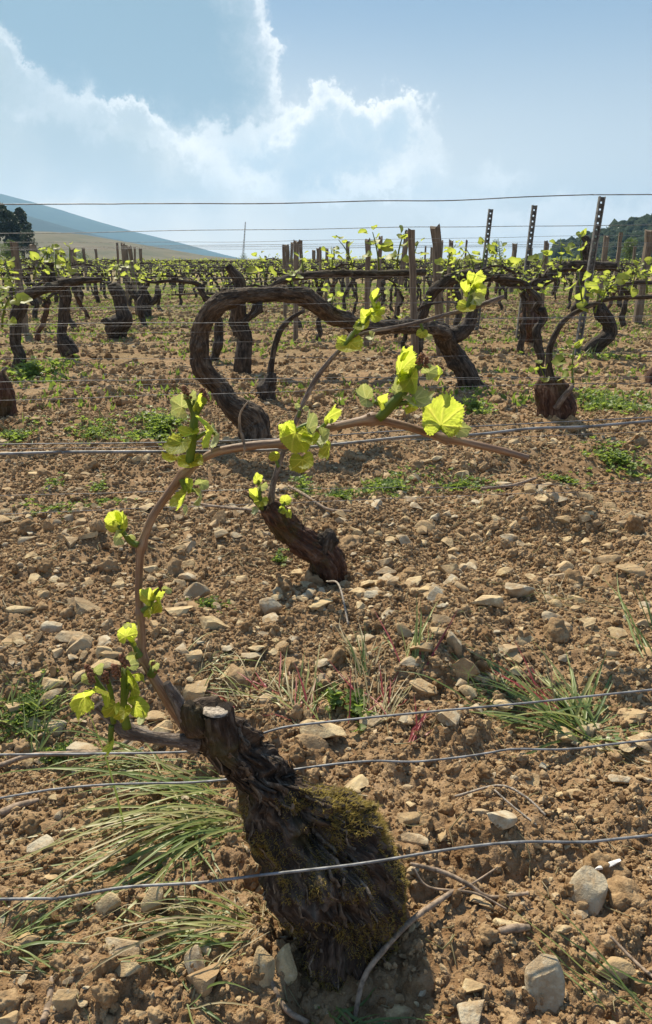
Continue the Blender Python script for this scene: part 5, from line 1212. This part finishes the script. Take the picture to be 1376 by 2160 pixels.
tuft(1170, 1260, 30, .16, .0022, 100, 60, D_ + [.1], 'dry wispy grass around the whitish rough stone', droop=.9, rbase=.04)
tuft(1020, 1090, 14, .16, .0024, 90, 50, D_, 'bleached dry stalks near the green weeds', droop=.8)
tuft(300, 1590, 24, .22, .004, 185, 10, G_ + Y_, 'green blades under the leafy low left shoot', droop=.7)
tuft(20, 1990, 20, .16, .0045, 20, 40, Y_ + G_, 'yellow green blades in the lower left corner', droop=1.1)

def weed(px, py, rx, ry, n, ls, label, hgt=.02, blades=0):
    q = np.random.default_rng(int(px * 3 + py)); gx, gy = gp(px, py); k = pxs(px, py, gy); b = MB()
    sy_ = ry * k / math.sin(math.atan2(CH, gy)) if gy > 0 else ry * k
    for i in range(n):
        a = q.uniform(0, 6.3); rr = abs(q.normal(0, .55)); x_ = gx + math.cos(a) * rr * rx * k; y_ = gy + math.sin(a) * rr * sy_
        c = np.array([x_, y_, Hs(x_, y_) + q.uniform(0, hgt)])
        for j in range(3):
            aa = q.uniform(0, 6.3); low_leaf(b, c, (math.cos(aa), math.sin(aa), q.uniform(.1, .9)), (q.normal(0, .3), q.normal(0, .3), 1), ls * q.uniform(.5, 1.3), q.uniform(), 0, 5)
    o = b.obj('weed_patch', M['weed'], None, (gx, gy, 0)); o.location = (gx, gy, 0); tag(o, label, kind='stuff')
    if blades:
        b = MB()
        for i in range(blades):
            a = q.uniform(0, 6.3); rr = abs(q.normal(0, .5)); x_ = gx + math.cos(a) * rr * rx * k; y_ = gy + math.sin(a) * rr * sy_
            blade_into(b, (x_, y_, Hs(x_, y_)), (q.normal(0, .6), q.normal(0, .6), 1), ls * q.uniform(2, 5), .003 + gy * .0005, q, q.uniform(0, .35), .8, 5)
        b.obj('grass_blades', M['grass'], o, (gx, gy, 0))['kind'] = 'stuff'
weed(335, 900, 75, 30, 420, .03, 'bright green weed patch before the arched vine foot', .05, 160)
weed(200, 905, 60, 22, 160, .025, 'sparser green weeds left of the bright patch', .03, 60)
weed(30, 915, 50, 20, 120, .025, 'green weeds at the left edge by the long wire', .03, 40)
weed(820, 1030, 60, 22, 300, .02, 'green weeds in the middle beyond the second row', .04, 60)
weed(715, 1045, 70, 14, 220, .018, 'low green weeds right of the leaning stump top', .02, 60)
weed(970, 1015, 110, 22, 160, .018, 'thin scattered weeds below the cane tip', .02, 40)
weed(1300, 970, 55, 28, 260, .024, 'leafy green weeds at right below the thick wire', .04, 20)
weed(1290, 850, 110, 28, 420, .035, 'wide green weed patch beside the blocky stump', .05, 260)
weed(1190, 1000, 70, 14, 90, .018, 'few weed sprigs left of the leafy right patch', .02)
weed(120, 1030, 22, 20, 60, .014, 'single green seedling group at left', .04)
weed(210, 1030, 16, 16, 60, .014, 'bluish green seedling at left of the cane', .03)
weed(110, 1085, 70, 14, 120, .013, 'low weeds behind the rough soil ridge at left', .02)
weed(215, 1065, 70, 14, 120, .013, 'low weeds between the soil ridge and the cane', .02)
weed(50, 1490, 80, 60, 520, .009, 'dense clover like weeds at the left edge', .018, 50)
weed(130, 1560, 60, 25, 200, .010, 'green weeds under the leafy low left shoot', .02)
weed(755, 1480, 22, 28, 70, .022, 'small bright dandelion like rosette in the centre', .03)
weed(705, 1465, 18, 20, 40, .018, 'yellow green rosette beside the dandelion like one', .03)
weed(450, 1275, 50, 16, 90, .010, 'dull green creeping weed right of the cane', .01)
weed(70, 785, 70, 20, 160, .05, 'green tuft at the foot of the tall left trunk', .10, 60)
weed(590, 1170, 20, 20, 40, .014, 'small weed sprig left of the leaning stump', .02)
weed(1005, 860, 50, 16, 120, .03, 'weeds round the foot of the forked dark trunk', .06, 40)
weed(1240, 750, 120, 14, 160, .045, 'weeds round the hooked trunk', .05, 60)
weed(640, 1040, 20, 30, 60, .02, 'upright green blades behind the leaning stump', .08, 60)

def far_weeds():
    q = np.random.default_rng(4); n = 42000
    r = np.sqrt(q.uniform(5.5 ** 2, 34 ** 2, n)); a = q.uniform(-.55, .55, n); x_ = np.sin(a) * r; y_ = np.cos(a) * r
    ok = fbm2(x_ * .8, y_ * 1.6, 55, 3) > 0.44 + np.clip((10 - r) * .025, 0, .1); x_, y_ = x_[ok], y_[ok]; z_ = H(x_, y_); n = len(x_); b = MB()
    for k in range(3):
        c = np.stack([x_ + q.normal(0, .03, n), y_ + q.normal(0, .03, n), z_], -1); d = q.normal(0, .5, (n, 3)); d[:, 2] = 1; d /= np.linalg.norm(d, axis=1)[:, None]
        sd_ = np.cross(d, q.normal(0, 1, (n, 3))); sd_ /= np.linalg.norm(sd_, axis=1)[:, None]; s_ = q.uniform(.02, .07, n)[:, None]
        V = np.stack([c - sd_ * s_ * .28, c + sd_ * s_ * .28, c + d * s_], 1).reshape(-1, 3); b.add(V, np.arange(n * 3).reshape(-1, 3), 0, tone=np.repeat(q.uniform(0, 1, n), 3), vein=np.zeros(n * 3))
    tag(b.obj('distant_weeds', M['weed']), 'sparse green weeds growing between the rows behind', kind='stuff')
far_weeds()

def twig(pts, label, lift=.006, m='twig'):
    P = []; r = []
    for (px, py, rp, lf) in pts:
        gx, gy = gp(px, py); P.append([gx, gy, Hs(gx, gy) + lift + lf]); r.append(rp * pxs(px, py, gy))
    n = max(20, len(P) * 14); V, F, tc, _ = tube(P, r, 8, n, .12, 2, len(pts)); b = MB(); b.add(V, F, 0, tc=tc)
    o = P[0]; ob = b.obj('pruned_twig', M[m], None, o); ob.location = o; return tag(ob, label, 'twig')
twig([(748, 2108, 5, .0), (768, 2062, 6, .02), (810, 2022, 6, .03), (870, 1965, 6, .02), (955, 1886, 5, .01)], 'long curved pruned twig leaning from the trunk foot to the forked twigs')
twig([(865, 1856, 4, .01), (930, 1852, 5, .015), (985, 1866, 4.5, .012), (1035, 1880, 4, .01), (1115, 1887, 3.5, .01)], 'forked twig lying right of the trunk below the lowest wire')
twig([(870, 1862, 2.5, .01), (905, 1880, 2.5, .012), (1000, 1886, 2.5, .012), (1070, 1908, 2, .0)], 'thinner twig crossing under the forked twig')
twig([(960, 1885, 2.5, .01), (1000, 1858, 2.2, .012), (1050, 1830, 1.5, .02)], 'fine side twig pointing up right from the fork')
twig([(960, 1678, 2.5, .01), (1050, 1680, 2.5, .01), (1105, 1700, 2.5, .01), (1150, 1730, 2.5, .0)], 'thin dry straw lying right of the trunk above the lowest wire', m='cut')
twig([(-20, 1590, 6, .01), (60, 1574, 5, .02), (150, 1582, 5, .02), (230, 1572, 5, .02), (300, 1552, 4, .03)], 'long dry twig lying behind the low spur at left')
twig([(0, 1705, 9, 0), (35, 1690, 8, 0), (80, 1672, 5, 0)], 'short thick dry stick at the left edge')
twig([(405, 1078, 3, .02), (470, 1092, 3, .02), (540, 1105, 3, .02), (580, 1118, 3, .02)], 'thin cane pruning lying left of the leaning stump')
twig([(610, 1025, 3, .03), (640, 1070, 3, .02), (690, 1092, 3, .02), (740, 1100, 3, .02)], 'thin curling tendril right of the leaning stump top')
twig([(1015, 1045, 3, .02), (1080, 1030, 3, .02), (1130, 1010, 3, .02)], 'slanting dry twig by the flat stone beyond')
twig([(1285, 1990, 3, .01), (1340, 2030, 3.5, .01), (1390, 2080, 3.5, .01)], 'dark slender twig at the bottom right edge')
twig([(560, 2050, 5, 0), (600, 2110, 6, 0), (650, 2150, 6, 0)], 'dark twig in the shade left of the trunk foot')
twig([(1040, 1700, 2, .01), (1075, 1725, 2, .01), (1130, 1760, 2, 0)], 'second thin straw near the pointed limestone', m='cut')
twig([(690, 1230, 2, .04), (715, 1280, 2, .03), (735, 1330, 2, 0)], 'thin pale root hanging below the leaning stump', m='cut')
for (px, py, a_, ln_, lab) in ((1085, 1960, 20, 34, 'short rotten piece of wood above the upright oval stone'), (100, 2100, 80, 60, 'weathered wood splinter standing in the lower left corner')):
    twig([(px - ln_ * math.cos(R(a_)), py + ln_ * math.sin(R(a_)) * .8, 7, 0), (px, py, 9, .004), (px + ln_ * math.cos(R(a_)), py - ln_ * math.sin(R(a_)) * .8, 6, .006)], lab, 0.003)
def straws():
    q = np.random.default_rng(6); b = MB(); x_, y_ = wedge(.65, 5, 170, .5)
    for i in range(len(x_)):
        a = q.uniform(0, 6.3); L = q.uniform(.008, .06) * (1 + .2 * y_[i]); P = []
        for t in (0, .33, .66, 1): xx = x_[i] + math.cos(a) * L * t; yy = y_[i] + math.sin(a) * L * t; P.append([xx, yy, 0]); a += q.normal(0, .35)
        P = np.array(P); P[:, 2] = H(P[:, 0], P[:, 1]) + .003 + q.uniform(0, .006); n = 4; w_ = q.uniform(.0005, .0012) * (1 + .25 * y_[i])
        sd_ = np.array([-math.sin(a), math.cos(a), 0]) * w_; V = np.vstack([P - sd_, P + sd_, P + [0, 0, w_ * 1.3]]); j = np.arange(3)
        F = np.vstack([np.stack([j, j + 1, j + 1 + n, j + n], -1), np.stack([j, j + 2 * n, j + 1 + 2 * n, j + 1], -1), np.stack([j + 2 * n, j + n, j + 1 + n, j + 1 + 2 * n], -1)])
        b.add(V, F, 0, tone=np.full(12, q.uniform(.7, .86)))
    tag(b.obj('straw_litter', M['grass']), 'bits of dry straw and root strewn on the soil', kind='stuff')
straws()

# ------------------------------------------------------------------ far hills and trees
def ridge(name, prof, Yd, depth, m, kind='structure', label=None, rough=.02, base=-5):
    """a hill whose skyline follows the profile, falling away before and behind"""
    xs = []; zs = []
    for px, py in prof: p = at(px, py, Yd); xs.append(p[0]); zs.append(p[2])
    X = np.linspace(xs[0], xs[-1], 260); Zt = np.interp(X, xs, zs); T = np.linspace(-1, 1, 40); V = []
    amp = (max(zs) - base) * rough
    for t in T:
        prof_ = np.cos(t * math.pi / 2) ** 1.1 if abs(t) < 1 else 0 * X
        yy = Yd + t * depth; zz = base + (Zt - base) * prof_
        zz = zz + amp * (fbm2(X / depth * 9, np.full_like(X, yy / depth * 9), 3, 5) - .5) * 2 * (0.25 + np.abs(t))
        V.append(np.stack([X, np.full_like(X, yy), zz], -1))
    V = np.vstack(V); n = 260; i = np.arange(39)[:, None] * n; j = np.arange(n - 1)[None, :]
    b = MB(); b.add(V, np.stack([i + j, i + j + 1, i + n + j + 1, i + n + j], -1).reshape(-1, 4)); return tag(b.obj(name, m), label, kind=kind)
m_mount = m_field('haze_blued_forest', [(0.35, (0.02, 0.045, 0.04)), (0.65, (0.04, 0.075, 0.055))], 0.012)  # forest green pushed toward blue: part of the distance haze is painted in
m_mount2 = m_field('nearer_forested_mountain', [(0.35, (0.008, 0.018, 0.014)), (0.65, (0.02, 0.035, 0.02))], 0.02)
m_hill = m_field('vineyard_hillside', [(0.3, (0.07, 0.075, 0.035)), (0.5, (0.135, 0.115, 0.065)), (0.7, (0.18, 0.14, 0.09))], 0.03)
m_crown = m_field('wooded_crowns', [(0.35, (0.010, 0.018, 0.009)), (0.65, (0.03, 0.046, 0.018))], 1.6)
m_wood = m_field('wooded_slope', [(0.35, (0.03, 0.045, 0.02)), (0.65, (0.055, 0.08, 0.03))], 0.3)
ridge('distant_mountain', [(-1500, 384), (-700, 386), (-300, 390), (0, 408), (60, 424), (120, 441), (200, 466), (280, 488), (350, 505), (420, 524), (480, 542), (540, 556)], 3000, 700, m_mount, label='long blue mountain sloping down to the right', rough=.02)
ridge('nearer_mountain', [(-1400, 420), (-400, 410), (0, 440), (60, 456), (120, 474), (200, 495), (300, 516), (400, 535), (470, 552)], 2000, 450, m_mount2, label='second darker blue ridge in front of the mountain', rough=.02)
ridge('pale_hillside', [(-1200, 470), (-300, 480), (60, 488), (110, 489), (170, 494), (250, 508), (330, 522), (420, 538), (520, 548), (640, 553)], 620, 200, m_hill, label='pale brown hillside of far vineyards', rough=.015)
ridge('wooded_hill', [(1130, 552), (1180, 528), (1240, 508), (1300, 488), (1376, 465), (1700, 400), (2400, 360)], 330, 110, m_wood, label='dark wooded hill at the right', rough=.01)
def foliage_mass(b, c, r, n, ls, q, m=0, squash=1.0):
    d = q.normal(0, 1, (n, 3)); d /= np.linalg.norm(d, axis=1)[:, None]; rad = q.uniform(.45, 1, n) ** .5
    lump = 0.65 + 0.7 * fbm3(d[:, 0] * 1.8 + c[0], d[:, 1] * 1.8, d[:, 2] * 1.8 + c[2], int(q.integers(99)), 3)
    p = np.array(c) + d * (rad * lump)[:, None] * np.array([r, r, r * squash])
    a = q.normal(0, 1, (n, 3)); a /= np.linalg.norm(a, axis=1)[:, None]; bb = np.cross(a, q.normal(0, 1, (n, 3))); bb /= np.linalg.norm(bb, axis=1)[:, None]
    s_ = (ls * q.uniform(.5, 1.3, n))[:, None]; V = np.stack([p - a * s_, p - bb * s_ * .7, p + a * s_, p + bb * s_ * .7], 1).reshape(-1, 3)
    b.add(V, np.arange(n * 4).reshape(-1, 4), m, tone=np.repeat(q.uniform(0, 1, n), 4), vein=np.zeros(n * 4))
def forest():
    q = np.random.default_rng(12); b = MB(); prof = np.array([(1130, 552), (1180, 528), (1240, 508), (1300, 488), (1376, 465), (1700, 400)], float)
    for i in range(900):
        px = q.uniform(1170, 1600); top = np.interp(px, prof[:, 0], prof[:, 1]); t = -q.uniform(0, .75) ** 1.4
        yy = 330 + t * 110; xw = at(px, 500, 330)[0]; zt = at(px, top, 330)[2]; z_ = -5 + (zt + 5) * math.cos(t * math.pi / 2) ** 1.1
        r = q.uniform(2.0, 4.6); U = ICO3[0]; d_ = fbm3(U[:, 0] * 2.4 + i, U[:, 1] * 2.4, U[:, 2] * 2.4, 5, 4, .65)
        V = U * (r * (0.45 + 1.05 * d_))[:, None] * np.array([1, 1, q.uniform(.8, 1.4)]) + np.array([xw, yy, z_ - r * .45]); b.add(V, ICO3[1], 0, tone=np.full(len(V), q.uniform()), vein=np.zeros(len(V)))
        foliage_mass(b, (xw, yy, z_ - r * .35), r * 1.0, 70, .30, q, 1, 1.1)
    tag(b.obj('far_wood', [m_crown, M['tree']]), 'dark mass of woodland covering the right hill', kind='stuff')
forest()
def tree(px, pytop, pybase, Yd, wpx_, m, label, conifer=False, n=1400, name='tree'):
    q = np.random.default_rng(int(px) + 50); top = at(px, pytop, Yd); bot = at(px, pybase, Yd); k = pxs(px, pybase, Yd); x_, y_ = top[0], top[1]; z0 = bot[2]; h = top[2] - z0
    root = thing(name, label, 'tree' if name != 'bush' else 'bush', (x_, y_, z0)); r = wpx_ * k / 2; o = (x_, y_, z0)
    V, F, tc, _ = tube([(x_, y_, z0 - 1), (x_ + r * .1, y_, z0 + h * .5), (x_, y_, z0 + h * .93)], [h * .035, h * .025, h * .006], 8, 14, .1, 2, 1)
    b = MB(); b.add(V, F, 0, tc=tc)
    for i in range(9):
        t = .35 + .06 * i; a = i * 2.4; e = np.array([math.cos(a), math.sin(a), .5]) * r * .7 * (1.2 - t)
        V, F, tc, _ = tube([(x_, y_, z0 + h * t), np.array([x_, y_, z0 + h * t]) + e], [h * .012, h * .003], 5, 5); b.add(V, F, 0, tc=tc)
    b.obj('trunk', M['bark'], root, o); b = MB()
    if conifer:
        for i in range(26):
            t = .12 + .86 * i / 25; rr = r * (1.05 - t) * q.uniform(.6, 1.15) + r * .08
            for j in range(3): a = q.uniform(0, 6.3); foliage_mass(b, (x_ + math.cos(a) * rr * .6, y_ + math.sin(a) * rr * .6, z0 + h * t), rr * .5 + r * .06, n // 78, h * .022, q, 0, .5)
    else:
        for i in range(26):
            a = q.uniform(0, 6.3); rr = q.uniform(0, .75) * r; zz_ = q.uniform(.22, .95); foliage_mass(b, (x_ + math.cos(a) * rr * (1.25 - zz_), y_ + math.sin(a) * rr, z0 + h * zz_), r * q.uniform(.16, .36), n // 26, h * .022, q, 0, .9)
    b.obj('crown', m, root, o)
tree(0, 422, 545, 120, 90, M['tree'], 'tall dark tree cut by the left edge', False, 9000)
tree(36, 436, 545, 125, 74, M['tree'], 'dark rounded tree right of the tallest one', False, 9000)
tree(56, 486, 548, 118, 60, M['tree'], 'low rounded dark tree below the taller dark pair', False, 4000)
tree(20, 505, 560, 80, 70, M['bush'], 'light green bushy tree below the tall dark trees', False, 5000, 'bush')
tree(100, 520, 560, 90, 50, M['bush'], 'pale green bush right of the lighter one', False, 3000, 'bush')
tree(170, 530, 558, 160, 70, M['bush'], 'hazy green bush before the pale hillside', False, 2500, 'bush')
tree(1047, 502, 552, 60, 46, M['bush'], 'small leafless looking bush between the steel stakes', False, 1400, 'bush')
tree(1330, 505, 560, 70, 60, M['bush'], 'light green bush below the wooded hill', False, 2600, 'bush')
tree(515, 536, 556, 200, 40, M['bush'], 'tiny bush on the skyline left of the mast', False, 900, 'bush')
def mast():
    p = at(512, 546, 260); t = at(518, 468, 260); root = thing('radio_mast', 'faint thin lattice mast on the skyline left of centre', 'mast', p); o = tuple(p); b = MB(); w_ = .3
    cs = [(-w_, 0), (w_, 0), (0, w_)]
    for cx, cy in cs: V, F, tc, _ = tube([(p[0] + cx, p[1] + cy, p[2] - 1), (t[0] + cx * .4, t[1] + cy * .4, t[2])], [.05, .03], 5, 4); b.add(V, F, 0, tc=tc)
    b.obj('pole', M['steel'], root, o); b = MB(); L = t - p
    for i in range(14):
        a = p + L * i / 14; c = p + L * (i + 1) / 14; s = 1 - .6 * i / 14
        for k in range(3): c0 = cs[k]; c1 = cs[(k + 1) % 3]; V, F, tc, _ = tube([(a[0] + c0[0] * s, a[1] + c0[1] * s, a[2]), (c[0] + c1[0] * s, c[1] + c1[1] * s, c[2])], [.035, .035], 4, 2); b.add(V, F, 0, tc=tc)
    b.obj('lattice', M['steel'], root, o)
mast()

# ------------------------------------------------------------------ air
HAZE_DENSITY = 2.1e-4
def haze():
    X, Y0, Y1, Z0, Z1 = 5200, -300, 3900, -30, 300
    V = np.array([[-X, Y0, Z0], [X, Y0, Z0], [X, Y1, Z0], [-X, Y1, Z0], [-X, Y0, Z1], [X, Y0, Z1], [X, Y1, Z1], [-X, Y1, Z1]], float)
    b = MB(); b.add(V, np.array([[0, 3, 2, 1], [4, 5, 6, 7], [0, 1, 5, 4], [1, 2, 6, 5], [2, 3, 7, 6], [3, 0, 4, 7]]))
    m = bpy.data.materials.new('haze'); m.use_nodes = True; t = NT(m.node_tree); t.n.clear()
    v = t.new('ShaderNodeVolumePrincipled', {'Color': (0.40, 0.68, 1.0, 1), 'Density': HAZE_DENSITY, 'Anisotropy': 0.25})
    t.new('ShaderNodeOutputMaterial', {'Volume': v.outputs[0]}); tag(b.obj('haze', m, smooth=False), kind='stuff')
haze()
